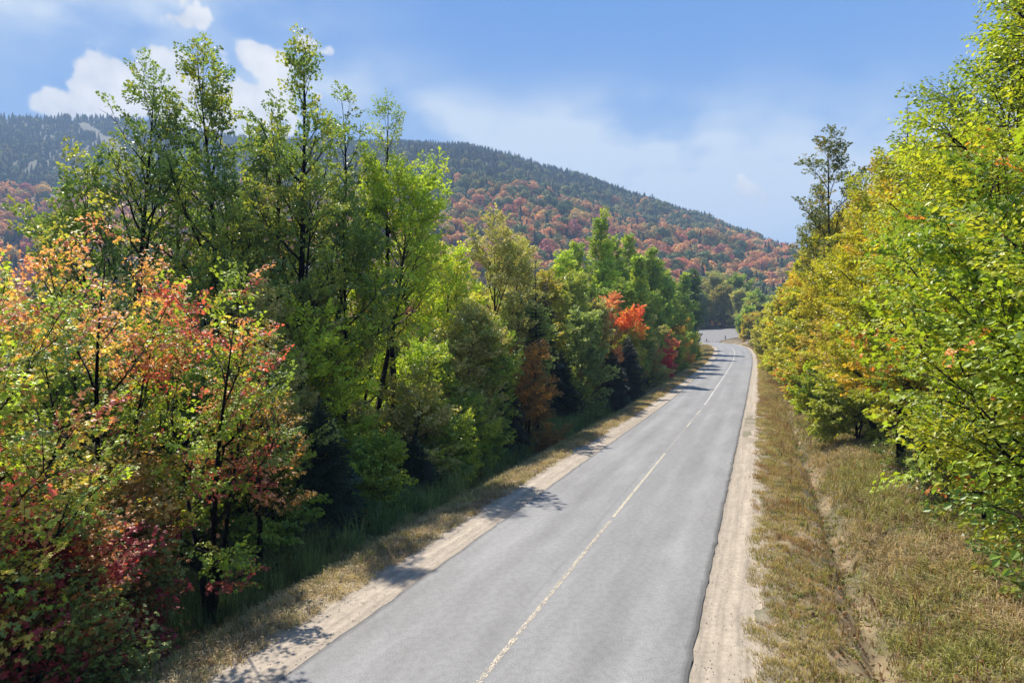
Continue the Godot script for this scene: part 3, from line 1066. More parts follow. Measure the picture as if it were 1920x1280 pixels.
func build_hill_forest() -> void:
	var rng := RandomNumberGenerator.new()
	rng.seed = 77
	var bufs := [PackedFloat32Array(), PackedFloat32Array(), PackedFloat32Array(), PackedFloat32Array(), PackedFloat32Array()]
	var reds := [[Color(0.38, 0.155, 0.07), 0.26], [Color(0.43, 0.215, 0.07), 0.38], [Color(0.39, 0.265, 0.075), 0.30], [Color(0.29, 0.09, 0.07), 0.06]]
	var olives := [[Color(0.10, 0.125, 0.033), 0.45], [Color(0.16, 0.16, 0.036), 0.22], [Color(0.06, 0.09, 0.033), 0.33]]
	var golds := [[Color(0.19, 0.145, 0.035), 0.5], [Color(0.125, 0.115, 0.03), 0.5]]
	var made := 0
	var tries := 0
	while made < 29000 and tries < 90000:
		tries += 1
		var az := rng.randf_range(-66.0, 24.0)
		var rd := ridge_at(az)
		var r := sqrt(lerpf(320.0 * 320.0, pow(rd.x * 1.04, 2.0), rng.randf()))
		var t := (r - 330.0) / (rd.x - 330.0)
		var p := hill_point(az, t)
		var na := wide.get_noise_2d(p.x * 0.10, p.z * 0.10)
		var nb := wide.get_noise_2d(p.x * 0.3 + 200.0, p.z * 0.3)
		# mown ski runs high on the left
		if t > 0.60 and t < 0.97 and absf(az + 50.8 + (t - 0.8) * 9.0) < 0.5: continue
		if t > 0.62 and t < 0.80 and absf(az + 53.6 - (t - 0.7) * 40.0) < 0.3: continue
		var e := p.y + 55.0 * na + 25.0 * nb
		var west := smoothstep(-36.0, -46.0, az)
		e -= 60.0 * west
		var con := smoothstep(110.0, 250.0, e) * 0.82
		if t > 0.95: con = 0.9
		elif e < 40.0: con = maxf(con, 0.22)
		else: con = maxf(con, 0.10)
		var red := smoothstep(165.0, 95.0, e) * (0.66 + 0.9 * nb) * smoothstep(18.0, 42.0, p.y + 10.0 * nb)
		con = maxf(con, west * 0.72 * smoothstep(0.40, 0.58, t + 0.1 * na))
		red = lerpf(red, (0.9 + 0.4 * nb) * smoothstep(0.56, 0.42, t + 0.12 * na) * smoothstep(0.03, 0.1, t), west)
		var yaw := rng.randf() * TAU
		if rng.randf() < con:
			var hh := rng.randf_range(9.0, 17.0)
			var k := rng.randf_range(0.75, 1.25)
			push(bufs[3 + made % 2], Basis(Vector3.UP, yaw).scaled(Vector3(hh * 1.15, hh, hh * 1.15)), p - Vector3(0, 0.8, 0), Color(0.040 * k, 0.072 * k, 0.042 * k))
		else:
			var hh := rng.randf_range(7.0, 12.0) + 7.0 * pow(rng.randf(), 3.0)
			var c := pick(reds, rng) if rng.randf() < red else (pick(golds, rng) if rng.randf() < 0.3 else pick(olives, rng))
			var k := rng.randf_range(0.8, 1.2)
			push(bufs[made % 3], Basis(Vector3.UP, yaw).scaled(Vector3(hh * 1.05, hh * 0.95, hh * 1.05)), p - Vector3(0, 2.5, 0), Color(c.r * k, c.g * k, c.b * k))
		made += 1
	var placed := 0
	while placed < 2600:
		var az := rng.randf_range(-74.0, 22.0)
		var r := sqrt(lerpf(120.0 * 120.0, 335.0 * 335.0, rng.randf()))
		var x := sin(deg_to_rad(az)) * r
		var z := -cos(deg_to_rad(az)) * r
		placed += 1
		if (x > -40.0 and x < 12.0 and z > -300.0) or (z > -270.0 and z < -200.0 and x < 0.0): continue
		var hh := rng.randf_range(8.0, 13.0)
		var k := rng.randf_range(0.8, 1.2)
		var c := pick(olives, rng) if rng.randf() < 0.7 else pick(reds, rng)
		push(bufs[placed % 3], Basis(Vector3.UP, rng.randf() * TAU).scaled(Vector3(hh * 0.9, hh, hh * 0.9)), Vector3(x, ground_y(x, z) - 1.5, z), Color(c.r * k, c.g * k, c.b * k))
	var names := ["hillside_broadleaf_wood", "hillside_broadleaf_wood", "hillside_broadleaf_wood", "hillside_conifer_wood", "hillside_conifer_wood"]
	var labels := ["red, orange and olive autumn crowns covering the lower hillside", "rusty and olive autumn crowns mixed over the hillside", "rounded autumn crowns spread over the slope", "dark conifers along the hill's crest and upper slope", "dark pointed conifers scattered among the hillside crowns"]
	for i in 5:
		var o := scatter(names[i], (sprays.far + sprays.far_conifer)[i], bufs[i])
		tag(o, labels[i], "forest", "", "stuff")

# ------------------------------------------------------------------ the species

var GREEN := [[Color(0.19, 0.275, 0.04), 0.50], [Color(0.29, 0.34, 0.045), 0.34], [Color(0.13, 0.20, 0.045), 0.16]]
var LIME := [[Color(0.34, 0.42, 0.035), 0.5], [Color(0.27, 0.36, 0.04), 0.35], [Color(0.42, 0.42, 0.05), 0.15]]
var OLIVE := [[Color(0.28, 0.28, 0.09), 0.5], [Color(0.36, 0.33, 0.14), 0.3], [Color(0.23, 0.27, 0.075), 0.2]]
var GOLD := [[Color(0.32, 0.31, 0.03), 0.45], [Color(0.24, 0.27, 0.03), 0.37], [Color(0.42, 0.30, 0.035), 0.18]]
var BRIGHT := [[Color(0.23, 0.30, 0.025), 0.50], [Color(0.32, 0.33, 0.03), 0.26], [Color(0.13, 0.20, 0.03), 0.21], [Color(0.55, 0.20, 0.05), 0.03]]
var BRONZE := [[Color(0.27, 0.15, 0.05), 0.5], [Color(0.20, 0.13, 0.05), 0.3], [Color(0.42, 0.21, 0.04), 0.2]]
var FIRE := [[Color(0.60, 0.20, 0.05), 0.45], [Color(0.55, 0.27, 0.06), 0.3], [Color(0.50, 0.12, 0.06), 0.25]]
var MIXED := [[Color(0.26, 0.35, 0.04), 0.46], [Color(0.42, 0.09, 0.08), 0.13], [Color(0.50, 0.22, 0.12), 0.13], [Color(0.46, 0.37, 0.07), 0.10], [Color(0.14, 0.20, 0.05), 0.18]]
var PEACH := [[Color(0.58, 0.30, 0.13), 0.42], [Color(0.58, 0.43, 0.09), 0.26], [Color(0.50, 0.18, 0.12), 0.16], [Color(0.34, 0.34, 0.07), 0.16]]
var WINE := [[Color(0.24, 0.035, 0.045), 0.4], [Color(0.13, 0.17, 0.045), 0.35], [Color(0.36, 0.16, 0.05), 0.25]]
var RUST := [[Color(0.30, 0.19, 0.05), 0.4], [Color(0.20, 0.20, 0.05), 0.35], [Color(0.46, 0.25, 0.06), 0.25]]

func kinds() -> Dictionary:
	return {
		"maple": {"n1": 20, "n2": 8, "cb": 0.16, "a0": 72.0, "a1": 25.0, "spread": 0.34, "shape": "round", "leaf": "maple_mid", "step": 0.30, "bark": "bark_grey", "pal": MIXED, "pal_top": PEACH, "top_from": 0.62, "bend": 0.35, "stems": 2, "fan": 0.16, "tilt": 0.3},
		"aspen": {"n1": 26, "n2": 7, "cb": 0.40, "a0": 62.0, "a1": 22.0, "spread": 0.17, "shape": "aspen", "leaf": "aspen", "step": 0.36, "bark": "bark_dark", "pal": GREEN, "bend": 0.55, "tilt": 0.7, "gap": 0.08, "bare": 0.12},
		"birch": {"n1": 22, "n2": 7, "cb": 0.3, "a0": 55.0, "a1": 18.0, "spread": 0.22, "shape": "round", "leaf": "birch", "step": 0.30, "bark": "bark_grey", "pal": OLIVE, "bend": 0.4, "tilt": 0.6, "gap": 0.1, "droop": 0.2},
		"poplar": {"n1": 30, "n2": 7, "cb": 0.14, "a0": 55.0, "a1": 18.0, "spread": 0.19, "shape": "column", "leaf": "clump", "step": 0.48, "bark": "bark_grey", "pal": GREEN, "bend": 0.6, "tilt": 0.6},
		"shrub": {"n1": 12, "n2": 6, "cb": 0.06, "a0": 78.0, "a1": 20.0, "spread": 0.5, "shape": "bush", "leaf": "aspen", "step": 0.28, "bark": "bark_dark", "pal": GREEN, "bend": 0.3, "stems": 3, "fan": 0.25, "tilt": 0.4, "shrub": true},
	}

func on(x: float, z: float) -> Vector3:
	return Vector3(x, ground_y(x, z) - 0.05, z)

func build_left_trees() -> void:
	var K := kinds()
	var g := "trees at the edge of the left-hand woods"
	# near maples at the left edge of the picture
	broadleaf("maple_tree", "nearest maple at far left with green, red and wine leaves low down", g, on(-12.9, -7.6), 8.3, K.maple, 1, {"leaf": "maple", "spread": 0.36, "pal_top": MIXED, "cb": 0.12, "n1": 20, "gap": 0.15, "bare": 0.15, "keep": 0.5})
	broadleaf("maple_tree", "young maple with peach-orange top and bare upright stems at left", g, on(-15.0, -12.2), 10.4, K.maple, 2, {"spread": 0.26, "fan": 0.22, "stems": 3, "n1": 13, "gap": 0.3, "bare": 0.3, "pal": MIXED, "keep": 0.5})
	broadleaf("maple_tree", "slim orange and yellow maple in front of the tall aspens", g, on(-13.6, -14.1), 9.3, K.maple, 3, {"pal_top": MIXED, "spread": 0.25, "stems": 3, "fan": 0.2, "n1": 11, "gap": 0.3, "bare": 0.35, "pal": MIXED, "keep": 0.55, "bark": "bark_pale", "limb_bark": "bark_grey"})
	broadleaf("maple_tree", "small amber maple with pale straight trunk rising from the tall grass", g, on(-14.6, -17.2), 7.6, K.maple, 4, {"spread": 0.25, "stems": 1, "n1": 14, "cb": 0.3, "pal": RUST, "pal_top": RUST, "bare": 0.25, "gap": 0.15, "bark": "bark_pale", "limb_bark": "bark_grey"})
	broadleaf("maple_shrub", "low wine-red and green maple bush at the lower left corner", g, on(-12.4, -8.6), 4.4, K.maple, 5, {"leaf": "maple", "spread": 0.42, "stems": 3, "n1": 14, "pal": WINE, "pal_top": WINE, "cb": 0.08, "shrub": true})
	broadleaf("maple_shrub", "dark red-brown maple bush beside the tall ditch grass", g, on(-13.9, -11.6), 4.6, K.maple, 6, {"spread": 0.40, "stems": 3, "n1": 14, "pal": WINE, "pal_top": RUST, "cb": 0.08, "shrub": true})
	# tall aspens behind
	var asp := [[-25.4, -22.3, 19.0, "leftmost tall green aspen, lower than its neighbours", 0.19], [-23.5, -24.6, 20.6, "broad-topped tall green aspen, second from the left", 0.19], [-22.0, -27.2, 18.6, "tall aspen between the broad-topped one and the spire", 0.16], [-19.6, -25.6, 21.6, "tallest aspen, its thin spire highest against the clouds", 0.13], [-20.0, -28.9, 20.0, "tall dark aspen just right of the highest spire", 0.14], [-24.5, -19.5, 14.0, "shorter green aspen at the left end of the tall group", 0.22], [-27.5, -26.5, 16.0, "green aspen half hidden behind the left of the tall group", 0.2], [-21.6, -23.2, 15.0, "mid-height green aspen in front of the tall group's middle", 0.19], [-24.4, -28.0, 17.0, "green aspen between the two left tall tops, farther back", 0.18], [-18.6, -27.6, 14.5, "mid-height aspen below and right of the highest spire", 0.18]]
	for i in asp.size():
		broadleaf("aspen_tree", asp[i][3], "tall aspens in the left-hand woods", on(asp[i][0], asp[i][1]), asp[i][2], K.aspen, 20 + i, {"spread": asp[i][4] * 1.4, "n1": 34, "n2": 9, "cb": 0.28, "gap": 0.2, "bare": 0.26, "pal": [[Color(0.155, 0.225, 0.05), 0.48], [Color(0.25, 0.28, 0.05), 0.30], [Color(0.11, 0.17, 0.055), 0.22]]})
	broadleaf("aspen_tree", "thin airy birch-like tree right of the tall aspens, sky showing through", "tall aspens in the left-hand woods", on(-18.2, -31.9), 20.2, K.birch, 30, {"spread": 0.15, "shape": "column", "pal": GREEN, "gap": 0.2, "cb": 0.35})
	# understory between them
	var lows := [[-16.6, -19.2, 5.5, GREEN, "dark green bush under the tall aspens, left of the leaning trunk"], [-17.4, -21.6, 6.0, OLIVE, "grey-green bush below the spire aspen"], [-15.6, -25.6, 3.2, GREEN, "dark bush at the foot of the leaning pale trunk"], [-18.6, -17.6, 8.0, GREEN, "green sapling behind the slim orange maple"], [-15.0, -31.6, 3.8, GREEN, "low green bush right of the leaning trunk's foot"], [-19.5, -22.0, 9.0, OLIVE, "thin olive sapling among the aspen trunks"], [-18.4, -24.4, 8.6, LIME, "yellow-green sapling behind the bush below the spire aspen"], [-20.0, -27.0, 9.6, OLIVE, "olive sapling filling the gap left of the leaning trunk"], [-20.6, -31.6, 9.0, LIME, "yellow-green sapling behind the leaning pale trunk"], [-17.2, -33.4, 7.4, GREEN, "green sapling right of the leaning pale trunk"], [-22.0, -18.0, 9.0, OLIVE, "olive sapling behind the peach-topped maple"], [-19.4, -15.0, 8.4, GREEN, "green sapling between the maples and the shorter aspen"], [-18.0, -10.5, 8.0, OLIVE, "olive sapling behind the nearest maple"], [-15.0, -34.4, 4.4, GREEN, "low dark bush on the verge past the leaning trunk"], [-16.4, -30.2, 5.6, OLIVE, "olive bush under the yellow-green aspen"]]
	for i in lows.size():
		broadleaf("woodland_shrub", lows[i][4], "bushes under the left-hand trees", on(lows[i][0], lows[i][1]), lows[i][2], K.shrub, 40 + i, {"pal": lows[i][3], "spread": 0.36, "n1": 13, "n2": 6, "gap": 0.1, "bare": 0.15})
	conifer("fir_tree", "dark young fir low under the aspens beside the ditch", "conifers of the left-hand woods", on(-15.6, -21.6), 5.2, 1.9, 0.02, 51, Color(0.045, 0.085, 0.045))
	conifer("fir_tree", "dark young fir right of the leaning trunk's foot", "conifers of the left-hand woods", on(-15.4, -28.6), 2.9, 1.4, 0.02, 52, Color(0.04, 0.075, 0.04))
	# the yellow-green aspen with its leaning pale trunk
	broadleaf("aspen_tree", "bright yellow-green aspen with a leaning pale trunk", g, on(-18.4, -29.6), 16.2, K.aspen, 60, {"pal": LIME, "lean": Vector2(0.14, -0.16), "spread": 0.22, "shape": "round", "cb": 0.44, "bark": "bark_pale", "n1": 34, "n2": 8, "girth": 0.012, "bare": 0.05})
	broadleaf("aspen_tree", "lime-green aspen behind the one with the leaning trunk", g, on(-18.2, -38.5), 12.5, K.aspen, 61, {"pal": LIME, "spread": 0.24, "shape": "round", "n1": 32, "cb": 0.2, "bare": 0.05})
	broadleaf("birch_tree", "pale olive silvery tree right of the yellow-green aspen", g, on(-16.7, -43.4), 15.4, K.birch, 62, {"pal": OLIVE, "spread": 0.25, "n1": 28, "cb": 0.16, "leaf": "aspen"})
	broadleaf("birch_tree", "smaller pale olive tree beside the narrow dark spruce", g, on(-17.4, -48.0), 14.4, K.birch, 63, {"pal": OLIVE, "spread": 0.22, "n1": 26, "cb": 0.16, "leaf": "aspen"})
	broadleaf("birch_tree", "low silvery green tree in front of the pale olive one", g, on(-15.2, -38.2), 8.2, K.birch, 64, {"pal": GREEN, "spread": 0.30, "n1": 20, "cb": 0.1, "leaf": "aspen"})
	broadleaf("bronze_shrub", "bronze-leaved bush with orange tips near the road's left edge", g, on(-14.4, -42.4), 7.4, K.shrub, 65, {"pal": BRONZE, "spread": 0.32, "stems": 3})
	conifer("spruce_tree", "narrow dark spruce with a thin pointed top", "conifers of the left-hand woods", on(-14.5, -45.0), 13.0, 0.95, 0.40, 66, Color(0.030, 0.045, 0.035))
	conifer("spruce_tree", "grey-green spruce right behind the narrow dark one", "conifers of the left-hand woods", on(-16.4, -52.8), 12.2, 2.0, 0.12, 67, Color(0.055, 0.085, 0.055))
	conifer("fir_tree", "black-green fir behind the bronze bush", "conifers of the left-hand woods", on(-15.0, -39.6), 6.6, 1.7, 0.03, 68, Color(0.03, 0.05, 0.03))
	broadleaf("birch_tree", "olive-gold tree between the spruce and the silvery green one", g, on(-17.4, -57.0), 12.6, K.birch, 69, {"pal": [[Color(0.34, 0.30, 0.06), 0.6], [Color(0.24, 0.27, 0.05), 0.4]], "spread": 0.24, "n1": 26, "cb": 0.12, "leaf": "clump", "size": 0.75})
	broadleaf("birch_tree", "silvery light green tree with layered branches by the road", g, on(-14.8, -58.6), 9.6, K.birch, 70, {"pal": [[Color(0.22, 0.27, 0.09), 0.6], [Color(0.12, 0.18, 0.05), 0.4]], "spread": 0.33, "n1": 28, "cb": 0.06, "leaf": "clump", "size": 0.7})
	conifer("fir_tree", "dark fir left of the layered silvery green tree", "conifers of the left-hand woods", on(-15.4, -54.6), 6.5, 2.0, 0.02, 71, Color(0.035, 0.06, 0.04))
	broadleaf("maple_tree", "orange maple with upswept flame-like branches", g, on(-15.8, -73.5), 12.2, K.maple, 72, {"pal": [[Color(0.50, 0.23, 0.09), 0.5], [Color(0.44, 0.20, 0.08), 0.3], [Color(0.30, 0.24, 0.07), 0.2]], "pal_top": [[Color(0.52, 0.22, 0.10), 1.0]], "spread": 0.24, "leaf": "clump", "size": 0.6, "a0": 45.0, "bend": 0.8, "gap": 0.35})
	broadleaf("maple_tree", "golden-orange maple lower and nearer the road than the flame-like one", g, on(-14.4, -81.0), 10.2, K.maple, 73, {"pal": GOLD, "pal_top": FIRE, "spread": 0.28, "leaf": "clump", "size": 0.7, "a0": 60.0, "bend": 0.5, "gap": 0.2})
	conifer("fir_tree", "dark broad fir below the golden-orange maple", "conifers of the left-hand woods", on(-14.0, -76.0), 7.5, 2.6, 0.02, 74, Color(0.035, 0.06, 0.04))
	conifer("fir_tree", "dark fir at the road's left edge past the silvery tree", "conifers of the left-hand woods", on(-13.7, -66.5), 6.5, 2.4, 0.02, 75, Color(0.045, 0.08, 0.05))
	var fill := [[-16.2, -36.6, 9.0, OLIVE, 0.30, "olive tree right behind the yellow-green aspen's foot"], [-16.0, -46.0, 9.6, [[Color(0.24, 0.29, 0.09), 0.6], [Color(0.16, 0.22, 0.06), 0.4]], 0.3, "silvery green low tree between the pale olive ones"], [-18.6, -54.0, 15.0, OLIVE, 0.22, "pale olive tree behind the grey-green spruce"], [-17.4, -64.0, 13.0, [[Color(0.26, 0.30, 0.07), 1.0]], 0.26, "light green tree behind the layered silvery one"], [-19.8, -69.0, 16.0, LIME, 0.2, "lime tree behind the layered silvery tree"], [-15.6, -67.5, 10.6, OLIVE, 0.28, "olive tree left of the flame-like maple"], [-20.4, -78.0, 18.0, GREEN, 0.2, "green tree behind the flame-like maple, left side"], [-16.6, -87.0, 14.0, GREEN, 0.26, "green tree behind the golden-orange maple"], [-15.2, -94.0, 11.0, OLIVE, 0.28, "olive tree right of the golden-orange maple"], [-15.2, -106.0, 13.0, GREEN, 0.26, "green tree above the crimson bush"], [-22.5, -43.0, 15.5, OLIVE, 0.22, "olive tree far back between the aspen and the silvery trees"], [-22.0, -60.0, 16.0, GREEN, 0.22, "green tree far back behind the grey-green spruce"]]
	for i in fill.size():
		var e: Array = fill[i]
		broadleaf("roadside_tree", e[5], g, on(e[0], e[1]), e[2], K.birch, 150 + i, {"pal": e[3], "spread": e[4], "n1": 28, "n2": 8, "cb": 0.08, "leaf": "aspen" if e[1] > -50.0 else "clump", "size": 1.15 if e[1] > -50.0 else 0.72, "gap": 0.05})
	# taller greens farther on
	var pops := [[-14.5, -86.0, 17.5, GREEN, 0.12, "slim green poplar close behind the golden-orange maple"], [-21.4, -93.3, 24.2, GREEN, 0.12, "tallest dark green poplar, its point above the other far trees"], [-19.8, -92.0, 19.8, LIME, 0.13, "lime-yellow poplar left of the dark green ones"], [-19.8, -100.0, 21.4, GREEN, 0.16, "green poplar behind the flame-like maple"], [-18.2, -105.0, 22.4, GREEN, 0.17, "broad green poplar in the middle of the far green group"], [-17.0, -111.5, 20.8, GREEN, 0.17, "green poplar right of the broad one in the far group"], [-16.4, -119.5, 19.6, [[Color(0.16, 0.25, 0.035), 0.7], [Color(0.24, 0.30, 0.04), 0.3]], 0.18, "lighter green poplar near the end of the far group"], [-15.6, -128.0, 18.0, GREEN, 0.2, "rounded green poplar sloping down to the road's bend"], [-15.0, -142.0, 18.5, GREEN, 0.2, "dark green poplar shortly before the road's bend"], [-14.8, -156.0, 20.0, [[Color(0.055, 0.115, 0.04), 0.7], [Color(0.09, 0.15, 0.04), 0.3]], 0.2, "deep green tree standing closest to the road's bend"], [-17.5, -172.0, 17.0, [[Color(0.07, 0.13, 0.045), 1.0]], 0.22, "last green tree of the left row, half over the bend"]]
	for i in pops.size():
		broadleaf("poplar_tree", pops[i][5], "green poplars farther along the left side", on(pops[i][0], pops[i][1]), pops[i][2], K.poplar, 80 + i, {"pal": pops[i][3], "spread": pops[i][4], "size": 1.1})
	broadleaf("maple_shrub", "small crimson maple bush at the left roadside", g, on(-13.6, -101.0), 5.2, K.shrub, 95, {"pal": [[Color(0.48, 0.035, 0.06), 0.8], [Color(0.4, 0.1, 0.06), 0.2]], "leaf": "clump", "size": 0.6, "spread": 0.3})
	broadleaf("maple_shrub", "salmon-pink maple bush above the crimson one", g, on(-15.0, -112.0), 8.0, K.shrub, 96, {"pal": [[Color(0.48, 0.15, 0.10), 0.6], [Color(0.28, 0.3, 0.05), 0.4]], "leaf": "clump", "size": 0.7, "spread": 0.3})
	broadleaf("maple_shrub", "orange-tipped green bush near the road's bend", g, on(-14.4, -128.0), 9.5, K.shrub, 97, {"pal": [[Color(0.5, 0.3, 0.05), 0.5], [Color(0.22, 0.3, 0.05), 0.5]], "leaf": "clump", "size": 0.75, "spread": 0.28})
	broadleaf("maple_shrub", "yellow-orange bush at the inside of the road's bend", g, on(-13.6, -148.0), 6.0, K.shrub, 98, {"pal": GOLD, "leaf": "clump", "size": 0.7, "spread": 0.34})
	broadleaf("woodland_shrub", "dark olive bush beside the crimson one", g, on(-14.2, -92.0), 7.0, K.shrub, 99, {"pal": OLIVE, "leaf": "clump", "size": 0.7, "spread": 0.36})
	broadleaf("woodland_shrub", "dark green bush on the grass left of the bend", g, on(-14.0, -117.0), 6.5, K.shrub, 100, {"pal": GREEN, "leaf": "clump", "size": 0.7, "spread": 0.36})
	broadleaf("woodland_shrub", "round dark green bush before the yellow-orange one", g, on(-13.8, -137.0), 6.5, K.shrub, 101, {"pal": GREEN, "leaf": "clump", "size": 0.7, "spread": 0.38})
	# trees deeper in the woods, only glimpsed
	var rng := RandomNumberGenerator.new()
	rng.seed = 404
	var pals := [GREEN, OLIVE, GREEN, LIME, BRONZE, GREEN, GOLD]
	for i in 52:
		var z := -6.0 - 3.4 * i + rng.randf_range(-1.5, 1.5)
		var x := -22.0 - rng.randf() * 16.0 - (4.0 if z > -20.0 else 0.0)
		var h := rng.randf_range(5.0, 8.5)
		if z < -62.0: h += 5.0
		broadleaf("woodland_tree", "slender tree crowded behind the front row of the left-hand woods", "trees inside the left-hand woods", on(x, z), h, K.poplar, 500 + i, {"pal": pals[rng.randi() % 7], "n1": 16, "n2": 5, "spread": 0.2, "size": 0.95, "cb": 0.2, "bark": "bark_grey" if i % 3 else "bark_dark"})

func build_right_trees() -> void:
	var K := kinds()
	var g := "trees at the right roadside"
	# near maple and alder, whose branches reach into the picture from the right
	broadleaf("maple_tree", "near bright green lobed-leaf maple filling the right edge", g, on(4.7, -13.4), 8.6, K.maple, 201, {"leaf": "maple", "pal": BRIGHT, "pal_top": BRIGHT, "spread": 0.36, "stems": 2, "n1": 24, "cb": 0.40, "fan": 0.1})
	broadleaf("alder_tree", "nearest oval-leaved tree with low branches hanging over the bank", g, on(4.9, -10.2), 7.6, K.maple, 202, {"leaf": "oval", "pal": BRIGHT, "pal_top": BRIGHT, "spread": 0.33, "stems": 2, "n1": 22, "n2": 8, "cb": 0.56, "a0": 85.0, "bend": 0.1, "step": 0.24, "fan": 0.1, "size": 1.15})
	broadleaf("cherry_tree", "tall green tree rising past the top right corner of the picture", g, on(6.3, -17.8), 18.0, K.maple, 203, {"leaf": "oval", "pal": [[Color(0.26, 0.32, 0.03), 0.6], [Color(0.36, 0.37, 0.035), 0.33], [Color(0.60, 0.24, 0.06), 0.07]], "pal_top": [[Color(0.16, 0.22, 0.03), 0.6], [Color(0.30, 0.32, 0.035), 0.4]], "spread": 0.18, "stems": 2, "n1": 36, "n2": 9, "cb": 0.16, "step": 0.24, "size": 1.25, "fan": 0.06, "shape": "column"})
	broadleaf("cherry_tree", "tall green tree with a branch reaching left against the blue sky", g, on(6.2, -23.0), 14.6, K.maple, 204, {"leaf": "oval", "pal": [[Color(0.32, 0.36, 0.03), 0.7], [Color(0.42, 0.37, 0.03), 0.3]], "pal_top": [[Color(0.17, 0.23, 0.03), 1.0]], "spread": 0.2, "stems": 2, "n1": 34, "n2": 9, "cb": 0.24, "step": 0.26, "size": 1.3, "fan": 0.08, "shape": "column"})
	broadleaf("maple_tree", "tall yellow-green maple outside the right edge, its twigs in the top corner", g, on(6.3, -11.8), 13.5, K.maple, 205, {"leaf": "maple", "pal": BRIGHT, "pal_top": BRIGHT, "spread": 0.24, "stems": 2, "n1": 26, "cb": 0.35, "fan": 0.08})
	var rows := [[5.7, -28.6, 12.6, GOLD, 0.28, "yellow-green tree with orange flecks below the reaching branch", 1.0], [5.8, -34.0, 14.2, GOLD, 0.26, "golden tree third back from the right edge", 1.0], [5.7, -41.0, 15.0, [[Color(0.34, 0.26, 0.05), 0.6], [Color(0.3, 0.3, 0.04), 0.4]], 0.2, "brownish golden tree under the thin dark conifer tip", 1.1], [5.6, -48.0, 15.4, [[Color(0.33, 0.26, 0.05), 0.5], [Color(0.36, 0.34, 0.04), 0.5]], 0.2, "tawny tree behind and right of the sparse dark birch", 1.2], [5.2, -56.0, 15.0, GOLD, 0.2, "yellow tree below the sparse dark birch", 1.3], [4.8, -66.0, 15.6, GOLD, 0.2, "dense yellow-gold tree midway along the right hedge", 1.4], [4.4, -77.0, 15.6, GOLD, 0.19, "yellow-gold tree where the hedge top dips to the hill", 1.5], [4.0, -90.0, 14.8, GOLD, 0.2, "smaller yellow tree far along the right hedge", 1.6], [3.6, -104.0, 13.4, [[Color(0.32, 0.34, 0.05), 1.0]], 0.22, "yellow-green tree near the far end of the right hedge", 1.7], [2.6, -122.0, 12.0, [[Color(0.34, 0.33, 0.05), 1.0]], 0.24, "last rounded yellow tree of the right hedge before the bend", 1.7]]
	for i in rows.size():
		var e: Array = rows[i]
		broadleaf("roadside_tree", e[5], g, on(e[0], e[1]), e[2], K.maple, 210 + i, {"leaf": "aspen" if i < 4 else "clump", "pal": e[3], "pal_top": e[3], "spread": e[4], "stems": 2, "n1": 28, "n2": 8, "cb": 0.20 if i < 4 else 0.08, "step": 0.28 if i < 4 else 0.42, "size": e[6] if i < 4 else e[6] * 0.62, "fan": 0.07, "shape": "column", "a0": 82.0})
	broadleaf("birch_tree", "sparse dark-leaved birch standing above the right hedge", g, on(5.0, -47.0), 19.0, K.birch, 230, {"pal": [[Color(0.10, 0.12, 0.035), 0.8], [Color(0.2, 0.17, 0.04), 0.2]], "spread": 0.14, "gap": 0.15, "cb": 0.45, "bare": 0.35, "n1": 24, "shape": "round", "leaf": "aspen", "size": 0.9, "n2": 7})
	broadleaf("birch_tree", "thin half-bare birch sprig left of the sparse dark one", g, on(4.4, -58.0), 18.0, K.birch, 231, {"pal": [[Color(0.12, 0.14, 0.04), 1.0]], "spread": 0.09, "gap": 0.2, "cb": 0.55, "bare": 0.45, "leaf": "aspen", "shape": "column"})
	conifer("spruce_tree", "thin dark conifer tip poking above the tawny trees on the right", g, on(7.2, -40.0), 17.5, 1.3, 0.35, 232, Color(0.03, 0.045, 0.03))
	var bushes := [[4.3, -42.0, 4.4, [[Color(0.24, 0.27, 0.04), 1.0]]], [4.0, -51.0, 4.6, BRIGHT], [3.7, -61.0, 4.6, GOLD], [3.4, -72.0, 4.8, BRIGHT], [3.0, -84.0, 4.8, GOLD], [2.6, -97.0, 4.6, BRIGHT], [2.0, -112.0, 4.6, GOLD]]
	var words := ["olive-yellow bush, nearest in the row along the right bank", "bright green bush, second along the right bank", "yellow bush, third along the right bank", "green bush, fourth along the right bank", "yellow bush, fifth along the right bank", "green bush, sixth along the right bank", "yellow bush, last along the right bank before the bend"]
	for i in bushes.size():
		var e: Array = bushes[i]
		broadleaf("roadside_shrub", words[i], "bushes along the right bank", on(e[0] + 0.8, e[1]), e[2], K.shrub, 240 + i, {"pal": e[3], "spread": 0.5, "leaf": "clump", "size": 0.75})
	var rng := RandomNumberGenerator.new()
	rng.seed = 505
	for i in 26:
		var z := -12.0 - 4.6 * i + rng.randf_range(-1.0, 1.0)
		broadleaf("woodland_tree", "tree crowded behind the front row of the right-hand woods", "trees inside the right-hand woods", on(10.5 + rng.randf() * 7.0, z), rng.randf_range(10.0, 13.5), K.poplar, 700 + i, {"pal": [GREEN, OLIVE, GOLD][i % 3], "n1": 16, "n2": 5, "spread": 0.2, "size": 0.95})

